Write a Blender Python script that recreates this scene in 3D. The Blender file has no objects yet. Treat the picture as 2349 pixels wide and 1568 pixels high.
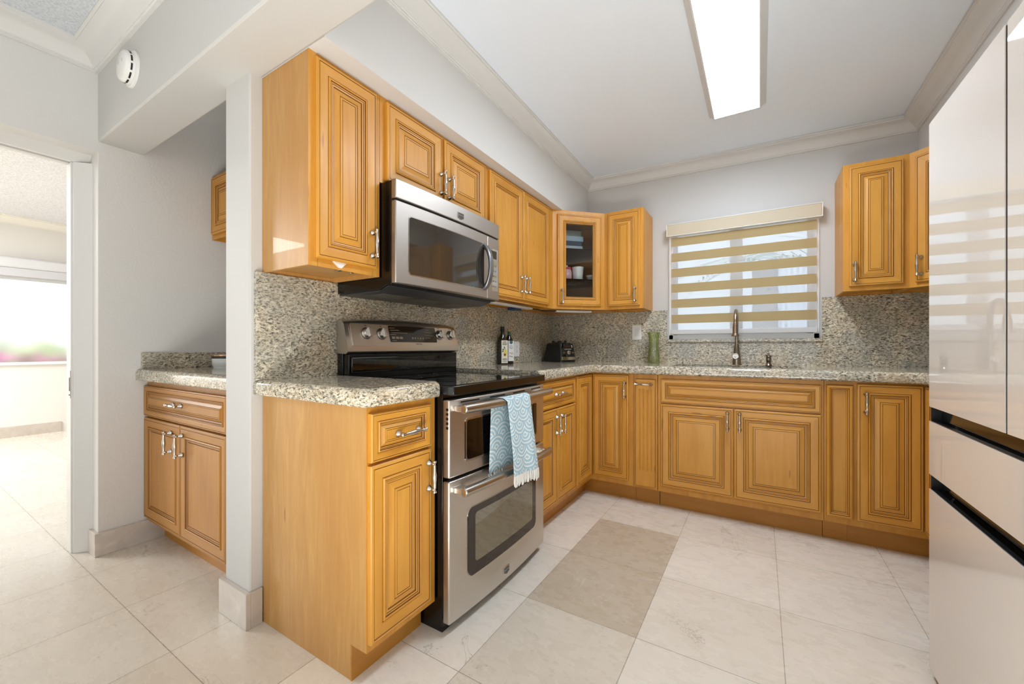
import bpy, bmesh, math, random
from mathutils import Vector, Matrix
random.seed(7)
PI = math.pi
scene = bpy.context.scene
COL = scene.collection

# ------------------------------------------------------------------ camera, world, lights, exposure
F_PX, CY_PX = 925.05, 794.07
cam_d = bpy.data.cameras.new('camera')
cam = bpy.data.objects.new('camera', cam_d); COL.objects.link(cam)
cam.location = (1.6479, -3.38, 1.0653)
cam.rotation_euler = (PI/2, 0, 0.5516)
cam_d.sensor_fit = 'HORIZONTAL'; cam_d.sensor_width = 36.0
cam_d.lens = 36.0*F_PX/2349.0
cam_d.shift_y = (CY_PX-784.0)/2349.0
cam_d.clip_start = 0.02
scene.camera = cam

world = bpy.data.worlds.new('sky'); scene.world = world
world.use_nodes = True
bg = world.node_tree.nodes['Background']
bg.inputs[0].default_value = (0.95, 0.97, 1.0, 1); bg.inputs[1].default_value = 0.88

def area(name, loc, rot, sx, sy, power, color=(1, 1, 1)):
    l = bpy.data.lights.new(name, 'AREA'); l.shape = 'RECTANGLE'; l.size = sx; l.size_y = sy
    l.energy = power; l.color = color
    o = bpy.data.objects.new(name, l); COL.objects.link(o); o.location = loc; o.rotation_euler = rot
    return o
area('floor_fill', (1.8, -3.7, 0.03), (PI, 0, 0), 2.0, 0.8, 39, (1.0, 0.99, 0.965))  # added fill light, unseen on the hall floor, aimed up at the ceilings
area('bedroom_fill', (-4.6, -4.6, 2.5), (0, 0, 0), 1.6, 1.0, 100, (1.0, 1.0, 0.99))  # added unseen area light that brightens the bedroom
sun = bpy.data.lights.new('sun', 'SUN'); sun.energy = 3.6; sun.angle = 0.02; sun.color = (1, 0.97, 0.92)
so_ = bpy.data.objects.new('sun', sun); COL.objects.link(so_); so_.rotation_euler = (math.radians(38), 0, math.radians(-12))

vs = scene.view_settings
vs.view_transform = 'Standard'; vs.look = 'None'; vs.gamma = 1.0; vs.use_curve_mapping = False
vs.exposure = 0.85
scene.cycles.use_denoising = True
scene.cycles.max_bounces = 10
scene.cycles.transparent_max_bounces = 12
scene.cycles.sample_clamp_indirect = 6.0
scene.cycles.caustics_reflective = False
scene.cycles.caustics_refractive = False

# ------------------------------------------------------------------ materials
def lin(r, g, b):
    def f(c):
        c /= 255.0
        return c/12.92 if c <= 0.04045 else ((c+0.055)/1.055)**2.4
    return (f(r), f(g), f(b), 1.0)

class NT:
    def __init__(s, name):
        s.m = bpy.data.materials.new(name); s.m.use_nodes = True
        s.t = s.m.node_tree; s.p = s.t.nodes['Principled BSDF']
    def n(s, typ, **kw):
        nd = s.t.nodes.new(typ)
        for k, v in kw.items(): setattr(nd, k, v)
        return nd
    def l(s, a, b): s.t.links.new(a, b)
    def set(s, **kw):
        names = dict(rough='Roughness', metal='Metallic', color='Base Color', spec='Specular IOR Level', coat='Coat Weight', coatr='Coat Roughness',
                     trans='Transmission Weight', ior='IOR', alpha='Alpha', aniso='Anisotropic')
        for k, v in kw.items(): s.p.inputs[names[k]].default_value = v
        return s
    def ramp(s, src, stops, interp='LINEAR'):
        r = s.n('ShaderNodeValToRGB'); r.color_ramp.interpolation = interp
        e = r.color_ramp.elements
        while len(e) < len(stops): e.new(0.5)
        for el, (p, c) in zip(e, stops):
            el.position = p; el.color = c
        s.l(src, r.inputs[0]); return r.outputs[0]
    def math(s, op, a, b=None, c=None):
        nd = s.n('ShaderNodeMath', operation=op)
        for i, v in enumerate((a, b, c)):
            if v is None: continue
            if isinstance(v, (int, float)): nd.inputs[i].default_value = v
            else: s.l(v, nd.inputs[i])
        return nd.outputs[0]
    def mix(s, fac, a, b, blend='MIX'):
        nd = s.n('ShaderNodeMix', data_type='RGBA', blend_type=blend)
        for sock, v in ((nd.inputs[0], fac), (nd.inputs[6], a), (nd.inputs[7], b)):
            if isinstance(v, (int, float)): sock.default_value = v
            elif isinstance(v, tuple): sock.default_value = v
            else: s.l(v, sock)
        return nd.outputs[2]
    def noise(s, vec, scale, detail=4.0, rough=0.55, dist=0.0):
        nd = s.n('ShaderNodeTexNoise'); nd.inputs['Scale'].default_value = scale
        nd.inputs['Detail'].default_value = detail; nd.inputs['Roughness'].default_value = rough
        nd.inputs['Distortion'].default_value = dist
        if vec is not None: s.l(vec, nd.inputs['Vector'])
        return nd.outputs['Fac']
    def mapping(s, vec, scale=(1, 1, 1), rot=(0, 0, 0), loc=(0, 0, 0)):
        nd = s.n('ShaderNodeMapping'); nd.inputs['Scale'].default_value = scale
        nd.inputs['Rotation'].default_value = rot; nd.inputs['Location'].default_value = loc
        s.l(vec, nd.inputs['Vector']); return nd.outputs[0]
    def objco(s, random_shift=True):
        tc = s.n('ShaderNodeTexCoord')
        if not random_shift: return tc.outputs['Object']
        oi = s.n('ShaderNodeObjectInfo')
        v = s.n('ShaderNodeVectorMath', operation='SCALE'); v.inputs[0].default_value = (7.3, 5.1, 3.7)
        s.l(oi.outputs['Random'], v.inputs['Scale'])
        a = s.n('ShaderNodeVectorMath', operation='ADD'); s.l(tc.outputs['Object'], a.inputs[0]); s.l(v.outputs[0], a.inputs[1])
        return a.outputs[0]
    def worldco(s): return s.n('ShaderNodeNewGeometry').outputs['Position']
    def bump(s, h, strength=0.2, dist=0.01):
        b = s.n('ShaderNodeBump'); b.inputs['Strength'].default_value = strength; b.inputs['Distance'].default_value = dist
        s.l(h, b.inputs['Height']); s.l(b.outputs[0], s.p.inputs['Normal'])
    def color(s, sock): s.l(sock, s.p.inputs['Base Color'])

def plain(name, rgb, rough=0.5, **kw):
    t = NT(name); t.set(color=lin(*rgb), rough=rough, **kw); return t.m

def wood(name, horizontal=False, tint=1.0):
    t = NT(name); v = t.objco()
    sc = (0.9, 9, 9) if horizontal else (9, 9, 0.9)
    vm = t.mapping(v, sc)
    n1 = t.noise(vm, 2.2, 6, 0.6, 0.6)
    n2 = t.noise(t.mapping(v, (2, 40, 40) if horizontal else (40, 40, 2)), 3.0, 3, 0.6)
    n3 = t.noise(v, 5.0, 2, 0.5)
    c = t.ramp(n1, [(0.25, lin(192, 130, 40)), (0.5, lin(208, 148, 52)), (0.75, lin(220, 164, 70))])
    c = t.mix(t.math('MULTIPLY', n2, 0.28), c, lin(182, 114, 40))
    c = t.mix(t.ramp(n3, [(0.35, (0, 0, 0, 1)), (0.7, (0.35, 0.35, 0.35, 1))]), c, lin(220, 158, 72))
    # small mineral streaks
    k = t.noise(t.mapping(v, (3, 26, 26) if horizontal else (26, 26, 3)), 1.6, 1, 0.5)
    c = t.mix(t.ramp(k, [(0.76, (0, 0, 0, 1)), (0.80, (0.55, 0.55, 0.55, 1))]), c, lin(140, 84, 36))
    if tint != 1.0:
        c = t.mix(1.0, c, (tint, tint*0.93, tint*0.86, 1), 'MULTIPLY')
    t.color(c); t.set(rough=0.42, coat=0.08, coatr=0.2)
    return t.m

def veneer(name):
    t = NT(name); v = t.objco()
    d = t.noise(t.mapping(v, (3.2, 3.2, 0.8)), 1.6, 3, 0.5, 0.4)
    w = t.noise(t.mapping(v, (12, 12, 1.3)), 2.5, 6, 0.62, 1.2)
    c = t.ramp(w, [(0.3, lin(184, 135, 70)), (0.55, lin(194, 147, 82)), (0.75, lin(206, 160, 97))])
    c = t.mix(t.ramp(d, [(0.42, (0, 0, 0, 1)), (0.62, (0.5, 0.5, 0.5, 1))]), c, lin(182, 126, 62))
    k = t.noise(t.mapping(v, (22, 22, 5)), 1.5, 1, 0.5)
    c = t.mix(t.ramp(k, [(0.75, (0, 0, 0, 1)), (0.80, (0.6, 0.6, 0.6, 1))]), c, lin(146, 92, 44))
    t.color(c); t.set(rough=0.42, coat=0.1)
    return t.m

def granite(name):
    t = NT(name); v = t.worldco()
    flow = t.n('ShaderNodeTexNoise'); flow.inputs['Scale'].default_value = 5; t.l(v, flow.inputs['Vector'])
    sh = t.n('ShaderNodeVectorMath', operation='SCALE'); sh.inputs['Scale'].default_value = 0.05; t.l(flow.outputs['Color'], sh.inputs[0])
    ad = t.n('ShaderNodeVectorMath', operation='ADD'); t.l(v, ad.inputs[0]); t.l(sh.outputs[0], ad.inputs[1])
    vv = ad.outputs[0]
    st = t.mapping(vv, (1, 1, 1.9), (0.35, 0.35, 0.35))
    a = t.noise(st, 66, 6, 0.74)
    b = t.noise(t.mapping(vv, (1, 1, 2.4), (0.5, 0.2, 0.5)), 88, 4, 0.65)
    g = t.noise(vv, 5.5, 3, 0.55)
    h = t.noise(vv, 30, 4, 0.6)
    c = t.ramp(a, [(0.375, lin(44, 40, 38)), (0.415, lin(108, 100, 89)), (0.46, lin(180, 168, 145)), (0.53, lin(220, 209, 184)), (0.64, lin(246, 240, 224))])
    c = t.mix(t.ramp(h, [(0.42, (0.42, 0.42, 0.42, 1)), (0.55, (0, 0, 0, 1))]), c, lin(176, 164, 142))
    c = t.mix(t.ramp(b, [(0.565, (0, 0, 0, 1)), (0.60, (0.92, 0.92, 0.92, 1))]), c, lin(44, 40, 40))
    c = t.mix(t.ramp(g, [(0.38, (0.4, 0.4, 0.4, 1)), (0.56, (0, 0, 0, 1))]), c, lin(150, 151, 142))
    c = t.mix(t.ramp(g, [(0.52, (0, 0, 0, 1)), (0.70, (0.28, 0.28, 0.28, 1))]), c, lin(216, 188, 148))
    vo = t.n('ShaderNodeTexVoronoi'); vo.inputs['Scale'].default_value = 26; t.l(vv, vo.inputs['Vector'])
    sp = t.ramp(vo.outputs['Distance'], [(0.16, (0.9, 0.9, 0.9, 1)), (0.24, (0, 0, 0, 1))])
    sel = t.ramp(t.noise(v, 7, 1, 0.5), [(0.62, (0, 0, 0, 1)), (0.70, (0.8, 0.8, 0.8, 1))])
    c = t.mix(t.mix(1.0, sp, sel, 'MULTIPLY'), c, lin(58, 40, 36))
    t.color(c); t.set(rough=0.09, spec=0.55)
    return t.m

def paint(name, rgb, bump=0.0, scale=60, rough=0.6):
    t = NT(name); t.set(color=lin(*rgb), rough=rough)
    if bump:
        t.bump(t.noise(t.worldco(), scale, 4, 0.6), bump, 0.004)
    return t.m

def textured_paint(name, rgb):
    t = NT(name); t.set(color=lin(*rgb), rough=0.55)
    v = t.worldco()
    a = t.noise(t.mapping(v, (1, 1, 0.6)), 17, 5, 0.6, 1.6)
    r = t.ramp(a, [(0.46, (0, 0, 0, 1)), (0.52, (0.8, 0.8, 0.8, 1)), (0.56, (0.45, 0.45, 0.45, 1)), (0.63, (0.2, 0.2, 0.2, 1))])
    t.bump(r, 0.17, 0.004)
    return t.m

def popcorn(name, rgb, scale=150, strength=0.8):
    t = NT(name); t.set(rough=0.8)
    v = t.worldco(); n = t.noise(v, scale, 3, 0.7)
    t.color(t.ramp(n, [(0.35, lin(*[int(c*0.9) for c in rgb])), (0.6, lin(*rgb))]))
    t.bump(n, strength, 0.006)
    return t.m

def floor_tile(name):
    t = NT(name); v = t.worldco()
    sx = t.n('ShaderNodeSeparateXYZ'); t.l(v, sx.inputs[0])
    u = t.math('DIVIDE', t.math('SUBTRACT', sx.outputs[0], 0.806), 0.4553)
    w = t.math('DIVIDE', t.math('SUBTRACT', sx.outputs[1], -0.966), 0.4600)
    iu, iw = t.math('FLOOR', u), t.math('FLOOR', w)
    fu, fw = t.math('FRACT', u), t.math('FRACT', w)
    eu = t.math('MINIMUM', fu, t.math('SUBTRACT', 1.0, fu)); ew = t.math('MINIMUM', fw, t.math('SUBTRACT', 1.0, fw))
    ed = t.math('MINIMUM', eu, ew)
    cb = t.n('ShaderNodeCombineXYZ'); t.l(iu, cb.inputs[0]); t.l(iw, cb.inputs[1])
    wn = t.n('ShaderNodeTexWhiteNoise', noise_dimensions='3D'); t.l(cb.outputs[0], wn.inputs['Vector'])
    rnd = wn.outputs['Value']
    off = t.n('ShaderNodeVectorMath', operation='SCALE'); off.inputs['Scale'].default_value = 13; t.l(wn.outputs['Color'], off.inputs[0])
    ad = t.n('ShaderNodeVectorMath', operation='ADD'); t.l(v, ad.inputs[0]); t.l(off.outputs[0], ad.inputs[1])
    vv = ad.outputs[0]
    n1 = t.noise(t.mapping(vv, (1.6, 2.4, 1), (0, 0, 0.35)), 2.0, 5, 0.6)
    n2 = t.noise(t.mapping(v, (5, 9, 1), (0, 0, 0.4)), 2.2, 5, 0.6)
    base = t.mix(rnd, lin(240, 233, 220), lin(230, 221, 206))
    # the brown-beige stones of one row in the middle of the kitchen
    c0 = t.math('COMPARE', iu, 0.0, 0.1)
    r0 = t.math('MULTIPLY', t.math('LESS_THAN', iw, -0.5), t.math('MULTIPLY_ADD', t.math('GREATER_THAN', iw, -2.5), 0.5, t.math('MULTIPLY', t.math('GREATER_THAN', iw, -4.5), 0.5)))
    base = t.mix(t.math('MULTIPLY', t.math('MULTIPLY', c0, r0), 0.95), base, lin(196, 182, 160))
    hall = t.math('MULTIPLY', t.math('LESS_THAN', iu, -1.5), 0.5)
    base = t.mix(hall, base, lin(206, 198, 186))
    c = t.mix(t.ramp(n1, [(0.36, (0, 0, 0, 1)), (0.80, (0.62, 0.62, 0.62, 1))]), t.mix(0.0, base, base), t.mix(1.0, base, (0.86, 0.83, 0.78, 1), 'MULTIPLY'))
    c = t.mix(t.math('MULTIPLY', t.ramp(n2, [(0.3, (0, 0, 0, 1)), (0.75, (1, 1, 1, 1))]), 0.10), c, lin(244, 238, 228))
    n3 = t.noise(t.mapping(vv, (9, 26, 1), (0, 0, 0.3)), 2.6, 4, 0.65)
    c = t.mix(t.math('MULTIPLY', n3, 0.06), c, lin(178, 164, 146))
    # thin pale and dark veins
    ve = t.noise(vv, 3.4, 2.5, 0.55, 1.2)
    pale = t.ramp(ve, [(0.446, (0, 0, 0, 1)), (0.45, (0.42, 0.42, 0.42, 1)), (0.454, (0, 0, 0, 1))])
    c = t.mix(pale, c, lin(240, 234, 226))
    vd = t.noise(vv, 2.1, 7, 0.65, 2.0)
    dk = t.math('MULTIPLY', t.ramp(vd, [(0.350, (0, 0, 0, 1)), (0.358, (0.75, 0.75, 0.75, 1)), (0.366, (0, 0, 0, 1))]), 0.8)
    c = t.mix(dk, c, lin(120, 104, 90))
    gr = t.math('LESS_THAN', ed, 0.0030)
    c = t.mix(t.math('MULTIPLY', gr, 0.75), c, lin(138, 126, 112))
    t.color(c)
    rr = t.ramp(n2, [(0.3, (0.26, 0.26, 0.26, 1)), (0.8, (0.30, 0.30, 0.30, 1))])
    t.l(rr, t.p.inputs['Roughness']); t.set(spec=0.5)
    t.bump(t.math('SUBTRACT', 1.0, gr), 0.25, 0.002)
    return t.m

def marble_base(name):
    t = NT(name); v = t.worldco()
    n = t.noise(v, 9, 6, 0.65, 1.0)
    c = t.ramp(n, [(0.35, lin(196, 186, 176)), (0.6, lin(208, 199, 189)), (0.72, lin(222, 214, 206))])
    t.color(c); t.set(rough=0.3); return t.m

def stainless(name, rgb=(212, 206, 198), rough=0.33, stretch=(2, 2, 160)):
    t = NT(name); v = t.objco(False)
    n = t.noise(t.mapping(v, stretch), 6.0, 2, 0.5)
    t.color(t.ramp(n, [(0.3, lin(*[max(0, c-4) for c in rgb])), (0.7, lin(*rgb))]))
    r = t.math('MULTIPLY_ADD', n, 0.04, rough-0.02); t.l(r, t.p.inputs['Roughness'])
    t.set(metal=1.0); return t.m

def glass(name, rgb=(235, 240, 240), rough=0.0, alpha_mix=0.0):
    # a pane: mostly see-through with a mirror sheen
    t = NT(name)
    tr = t.n('ShaderNodeBsdfTransparent'); tr.inputs[0].default_value = lin(*rgb)
    gl = t.n('ShaderNodeBsdfGlossy'); gl.inputs['Roughness'].default_value = max(rough, 0.02)
    fr = t.n('ShaderNodeFresnel'); fr.inputs[0].default_value = 1.45
    mx = t.n('ShaderNodeMixShader'); t.l(fr.outputs[0], mx.inputs[0]); t.l(tr.outputs[0], mx.inputs[1]); t.l(gl.outputs[0], mx.inputs[2])
    out = t.t.nodes['Material Output']; t.l(mx.outputs[0], out.inputs[0]); return t.m

def sheer(name, rgb, opacity):
    t = NT(name)
    tr = t.n('ShaderNodeBsdfTransparent')
    df = t.n('ShaderNodeBsdfDiffuse'); df.inputs[0].default_value = lin(*rgb)
    tl = t.n('ShaderNodeBsdfTranslucent'); tl.inputs[0].default_value = lin(*rgb)
    ds = t.n('ShaderNodeMixShader'); ds.inputs[0].default_value = 0.6
    t.l(df.outputs[0], ds.inputs[1]); t.l(tl.outputs[0], ds.inputs[2])
    mx = t.n('ShaderNodeMixShader'); mx.inputs[0].default_value = opacity
    t.l(tr.outputs[0], mx.inputs[1]); t.l(ds.outputs[0], mx.inputs[2])
    t.l(mx.outputs[0], t.t.nodes['Material Output'].inputs[0]); return t.m

def emit(name, rgb, strength):
    t = NT(name); e = t.n('ShaderNodeEmission'); e.inputs[0].default_value = lin(*rgb); e.inputs[1].default_value = strength
    t.l(e.outputs[0], t.t.nodes['Material Output'].inputs[0]); return t.m

def towel_cloth(name):
    t = NT(name)
    uv = t.n('ShaderNodeUVMap'); sx = t.n('ShaderNodeSeparateXYZ'); t.l(uv.outputs[0], sx.inputs[0])
    wob = t.noise(t.mapping(uv.outputs[0], (9, 9, 1)), 1.0, 2, 0.5)
    v = t.math('DIVIDE', sx.outputs[1], 0.052)
    row = t.math('FLOOR', v); b = t.math('FRACT', v)
    sh = t.math('MULTIPLY', t.math('MODULO', t.math('ABSOLUTE', row), 2.0), 0.5)
    u = t.math('ADD', t.math('DIVIDE', sx.outputs[0], 0.088), sh)
    a = t.math('MULTIPLY', t.math('SUBTRACT', t.math('FRACT', u), 0.5), 1.5)
    bb = t.math('ADD', b, 0.05)
    d = t.math('SQRT', t.math('ADD', t.math('MULTIPLY', a, a), t.math('MULTIPLY', bb, bb)))
    d = t.math('ADD', d, t.math('MULTIPLY', wob, 0.25))
    s = t.math('SINE', t.math('MULTIPLY', d, 21.0))
    m = t.ramp(t.math('MULTIPLY_ADD', s, 0.5, 0.5), [(0.56, (0, 0, 0, 1)), (0.76, (0.9, 0.9, 0.9, 1))])
    fine = t.noise(t.mapping(uv.outputs[0], (1, 1, 1)), 700, 2, 0.5)
    blue = t.mix(fine, lin(150, 184, 200), lin(176, 204, 214))
    t.color(t.mix(m, blue, lin(226, 232, 232))); t.set(rough=0.9)
    t.bump(m, 0.3, 0.002)
    return t.m

WOODV, WOODH = wood('maple_upright_grain'), wood('maple_level_grain', True)
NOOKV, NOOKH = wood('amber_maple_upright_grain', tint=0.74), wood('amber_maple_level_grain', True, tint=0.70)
VENEER = veneer('maple_veneer')
GLAZE = plain('dark_glaze', (122, 76, 32), 0.5)
TOEWOOD = wood('toe_board_maple', True, tint=0.78)  # browner maple for the toe boards, also darkened for the recess shade
INSIDE = plain('cabinet_interior', (206, 154, 92), 0.6)
NICKEL = plain('satin_nickel', (206, 202, 196), 0.22, metal=1.0)
DARKNICKEL = stainless('brushed_nickel', (170, 158, 144), 0.24, (160, 160, 2))
STEEL = stainless('brushed_stainless')
STEELV = stainless('brushed_stainless_upright', (196, 190, 182), 0.25, (2, 160, 2))
STEELDARK = plain('dark_steel', (150, 153, 158), 0.28, metal=1.0)
STEELMW = stainless('satin_stainless', (178, 172, 164), 0.44)
BLACK = plain('black_enamel', (10, 10, 10), 0.18)
BLACKMAT = plain('matt_black', (14, 14, 15), 0.45)
BLACKGLASS = plain('black_glass', (8, 8, 9), 0.03, spec=0.7)
OVENGLASS = plain('oven_glass', (92, 87, 64), 0.02, spec=1.0, ior=1.9)
OVENFRAME = plain('dark_glass_border', (52, 45, 42), 0.08)
MWGLASS = plain('tinted_glass', (52, 46, 40), 0.05, spec=0.9)
DISPLAY = plain('display_glass', (46, 34, 22), 0.06)
GRANITE = granite('speckled_granite')
WALL = paint('warm_white_paint', (219, 218, 215), 0.05, 90)
WALLB = paint('kitchen_wall_paint', (200, 198, 194), 0.05, 90)
POSTP = paint('post_paint', (207, 206, 203), 0.08, 25)
BEAMP = paint('beam_paint', (206, 205, 201), 0.25, 14)
NOOKWALL = textured_paint('troweled_paint', (220, 218, 214))
CEIL = paint('ceiling_paint', (238, 246, 255), 0.06, 120, 0.8)
CROWN = paint('crown_paint', (221, 220, 217))
POPCORN = popcorn('popcorn_ceiling', (226, 230, 236), 95, 0.6)
POPCORNB = popcorn('bright_popcorn_ceiling', (240, 241, 243), 70, 0.5)
TRIM = plain('white_trim_paint', (222, 221, 218), 0.4)
FLOOR = floor_tile('limestone_tile')
MARBLE = marble_base('limestone_base')
WHITE = plain('white_plastic', (236, 235, 231), 0.35)
WHITEVINYL = plain('white_vinyl', (236, 238, 240), 0.4)
CERAMIC = plain('white_ceramic', (232, 234, 234), 0.2)
FRIDGEGLASS = NT('beige_panel_glass').set(color=lin(224, 216, 206), rough=0.012, spec=0.8, coat=0.5, coatr=0.01).m
FRIDGESIDE = plain('fridge_side', (70, 70, 72), 0.4)
PANE = glass('window_glass')
CABGLASS = glass('cabinet_glass', (250, 250, 248))
SHELFGLASS = glass('shelf_glass', (236, 244, 240))
DIFFUSER = emit('light_diffuser', (232, 242, 255), 19.5)
SHEER = sheer('sheer_weave', (250, 251, 254), 0.58)
BAND = sheer('beige_band', (222, 203, 160), 0.97)
VALANCE = plain('beige_valance', (200, 187, 162), 0.7)
TOWEL = towel_cloth('blue_scallop_cloth')
FRINGE = plain('white_cotton', (234, 232, 226), 0.9)

# ------------------------------------------------------------------ mesh helpers
class MB:
    def __init__(s): s.v = []; s.f = []; s.m = []; s.uv = None
    def add(s, vs, fs, m=0):
        k = len(s.v); s.v += [tuple(p) for p in vs]
        for f in fs: s.f.append(tuple(i+k for i in f)); s.m.append(m)
        return s
    def box(s, x0, x1, y0, y1, z0, z1, m=0):
        vs = [(x, y, z) for z in (z0, z1) for (x, y) in ((x0, y0), (x1, y0), (x1, y1), (x0, y1))]
        return s.add(vs, [(3, 2, 1, 0), (4, 5, 6, 7), (0, 1, 5, 4), (1, 2, 6, 5), (2, 3, 7, 6), (3, 0, 4, 7)], m)
    def prism(s, pts, lo, hi, axis='z', m=0):
        def P(a, b, h): return {'z': (a, b, h), 'y': (a, h, b), 'x': (h, a, b)}[axis]
        n = len(pts); vs = [P(a, b, lo) for a, b in pts] + [P(a, b, hi) for a, b in pts]
        fs = [tuple(range(n))[::-1], tuple(range(n, 2*n))] + [(i, (i+1) % n, n+(i+1) % n, n+i) for i in range(n)]
        return s.add(vs, fs, m)
    def lathe(s, prof, c=(0, 0, 0), axis='z', seg=24, m=0, caps=True):
        vs = []
        for r, h in prof:
            for k in range(seg):
                a = 2*PI*k/seg; p, q = r*math.cos(a), r*math.sin(a)
                t = {'z': (p, q, h), 'y': (p, h, q), 'x': (h, p, q)}[axis]
                vs.append((c[0]+t[0], c[1]+t[1], c[2]+t[2]))
        fs = []
        for i in range(len(prof)-1):
            for k in range(seg):
                a, b = i*seg+k, i*seg+(k+1) % seg
                fs.append((a, b, b+seg, a+seg))
        if caps:
            fs.append(tuple(range(seg))[::-1]); n = (len(prof)-1)*seg; fs.append(tuple(range(n, n+seg)))
        return s.add(vs, fs, m)
    def tube(s, path, r, seg=12, m=0, caps=True):
        P = [Vector(p) for p in path]; n = len(P)
        rr = r if isinstance(r, (list, tuple)) else [r]*n
        up = None; vs = []
        for i in range(n):
            t = (P[min(i+1, n-1)]-P[max(i-1, 0)]).normalized()
            if up is None:
                up = Vector((0, 0, 1)) if abs(t.z) < 0.9 else Vector((1, 0, 0))
            a = t.cross(up).normalized(); b = a.cross(t).normalized(); up = b
            for k in range(seg):
                q = 2*PI*k/seg; vs.append(tuple(P[i]+a*(rr[i]*math.cos(q))+b*(rr[i]*math.sin(q))))
        fs = []
        for i in range(n-1):
            for k in range(seg):
                x, y = i*seg+k, i*seg+(k+1) % seg; fs.append((x, y, y+seg, x+seg))
        if caps: fs.append(tuple(range(seg))[::-1]); fs.append(tuple(range((n-1)*seg, n*seg)))
        return s.add(vs, fs, m)
    def sweep(s, prof, path, m=0, caps=True):
        # prof: (u outward on the right of travel, v added to the path's z); path: (x, y, z) corners, mitred
        n = len(path); k = len(prof); vs = []
        for i, p in enumerate(path):
            ns = []
            for a, b in ((i-1, i), (i, i+1)):
                if a < 0 or b >= n: continue
                d = Vector((path[b][0]-path[a][0], path[b][1]-path[a][1])).normalized(); ns.append(Vector((d.y, -d.x)))
            nn = sum(ns, Vector((0, 0))); nn.normalize(); q = 1.0/max(0.2, nn.dot(ns[0]))
            for u, v in prof: vs.append((p[0]+nn.x*u*q, p[1]+nn.y*u*q, p[2]+v))
        fs = []
        for i in range(n-1):
            for j in range(k):
                a, b = i*k+j, i*k+(j+1) % k; fs.append((a, b, b+k, a+k))
        if caps: fs.append(tuple(range(k))[::-1]); fs.append(tuple(range((n-1)*k, n*k)))
        return s.add(vs, fs, m)
    def rot(s, mat):
        s.v = [tuple(mat @ Vector(p)) for p in s.v]; return s
    def mesh(s, name, mats, smooth=40):
        me = bpy.data.meshes.new(name); me.from_pydata(s.v, [], s.f)
        for mt in mats: me.materials.append(mt)
        for p, i in zip(me.polygons, s.m): p.material_index = i
        bm = bmesh.new(); bm.from_mesh(me); bmesh.ops.recalc_face_normals(bm, faces=bm.faces); bm.to_mesh(me); bm.free()
        if smooth:
            for p in me.polygons: p.use_smooth = True
            me.set_sharp_from_angle(angle=math.radians(smooth))
        me.update(); return me
    def build(s, name, mats, parent=None, bevel=0.0, smooth=40, seg=2, recenter=True):
        if not isinstance(mats, (list, tuple)): mats = [mats]
        off = Vector((0, 0, 0))
        if parent is None and recenter:
            xs = [p[0] for p in s.v]; ys = [p[1] for p in s.v]; zs = [p[2] for p in s.v]
            off = Vector(((min(xs)+max(xs))/2, (min(ys)+max(ys))/2, min(zs)))
            s.v = [(p[0]-off.x, p[1]-off.y, p[2]-off.z) for p in s.v]
        o = bpy.data.objects.new(name, s.mesh(name, mats, smooth)); COL.objects.link(o)
        o.location = off
        if parent is not None: o.parent = parent
        if bevel:
            b = o.modifiers.new('bevel', 'BEVEL'); b.width = bevel; b.segments = seg; b.limit_method = 'ANGLE'; b.angle_limit = math.radians(50)
        return o

def thing(name, label, cat, loc=(0, 0, 0), rz=0.0, group=None):
    o = bpy.data.objects.new(name, None); COL.objects.link(o); o.empty_display_size = 0.05
    o.location = loc; o.rotation_euler = (0, 0, rz); o['label'] = label; o['category'] = cat
    if group: o['group'] = group
    return o
def tag(o, label, cat, group=None, kind=None):
    o['label'] = label; o['category'] = cat
    if group: o['group'] = group
    if kind: o['kind'] = kind
    return o
def struct(o): o['kind'] = 'structure'; return o
def text_mesh(name, body, size, mat, parent, loc, rot, extrude=0.0003):
    cu = bpy.data.curves.new('letters', 'FONT'); cu.body = body; cu.size = size; cu.align_x = 'CENTER'; cu.align_y = 'CENTER'; cu.extrude = extrude
    tmp = bpy.data.objects.new('letters', cu); COL.objects.link(tmp)
    dg = bpy.context.evaluated_depsgraph_get()
    me = bpy.data.meshes.new_from_object(tmp.evaluated_get(dg)); me.name = name
    bpy.data.objects.remove(tmp); bpy.data.curves.remove(cu)
    me.materials.clear(); me.materials.append(mat)
    o = bpy.data.objects.new(name, me); COL.objects.link(o); o.parent = parent; o.location = loc; o.rotation_euler = rot
    return o

# ------------------------------------------------------------------ the room
CT, CB = 0.936, 0.880            # worktop top and underside
YE = -2.556                       # near end of the left run
def zc(x): return 2.505-(x-0.44)*0.025   # kitchen ceiling height

m = MB(); m.box(-6.1, 3.3, -6.6, 0.14, -0.08, 0.0); struct(m.build('floor', FLOOR, smooth=0))
# kitchen ceiling, slightly out of level
m = MB(); m.add([(-0.2, -2.70, zc(-0.2)), (3.1, -2.70, zc(3.1)), (3.1, 0.15, zc(3.1)), (-0.2, 0.15, zc(-0.2)),
                 (-0.2, -2.70, 2.62), (3.1, -2.70, 2.62), (3.1, 0.15, 2.62), (-0.2, 0.15, 2.62)],
                [(0, 1, 2, 3), (7, 6, 5, 4), (0, 4, 5, 1), (1, 5, 6, 2), (2, 6, 7, 3), (3, 7, 4, 0)])
struct(m.build('ceiling', CEIL, smooth=0))
m = MB(); m.box(-1.35, 3.2, -8.6, -2.70, 2.535, 2.62); struct(m.build('ceiling_hall', POPCORN, smooth=0))  # runs on past the back wall as an unseen overhang added against the sun
m = MB(); m.box(-6.0, -1.35, -6.0, 0.0, 2.59, 2.68); struct(m.build('ceiling_bedroom', POPCORNB, smooth=0))
m = MB(); m.box(-1.35, -0.19, -2.556, -1.8, 2.46, 2.55); struct(m.build('ceiling_nook', WALL, smooth=0))
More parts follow.
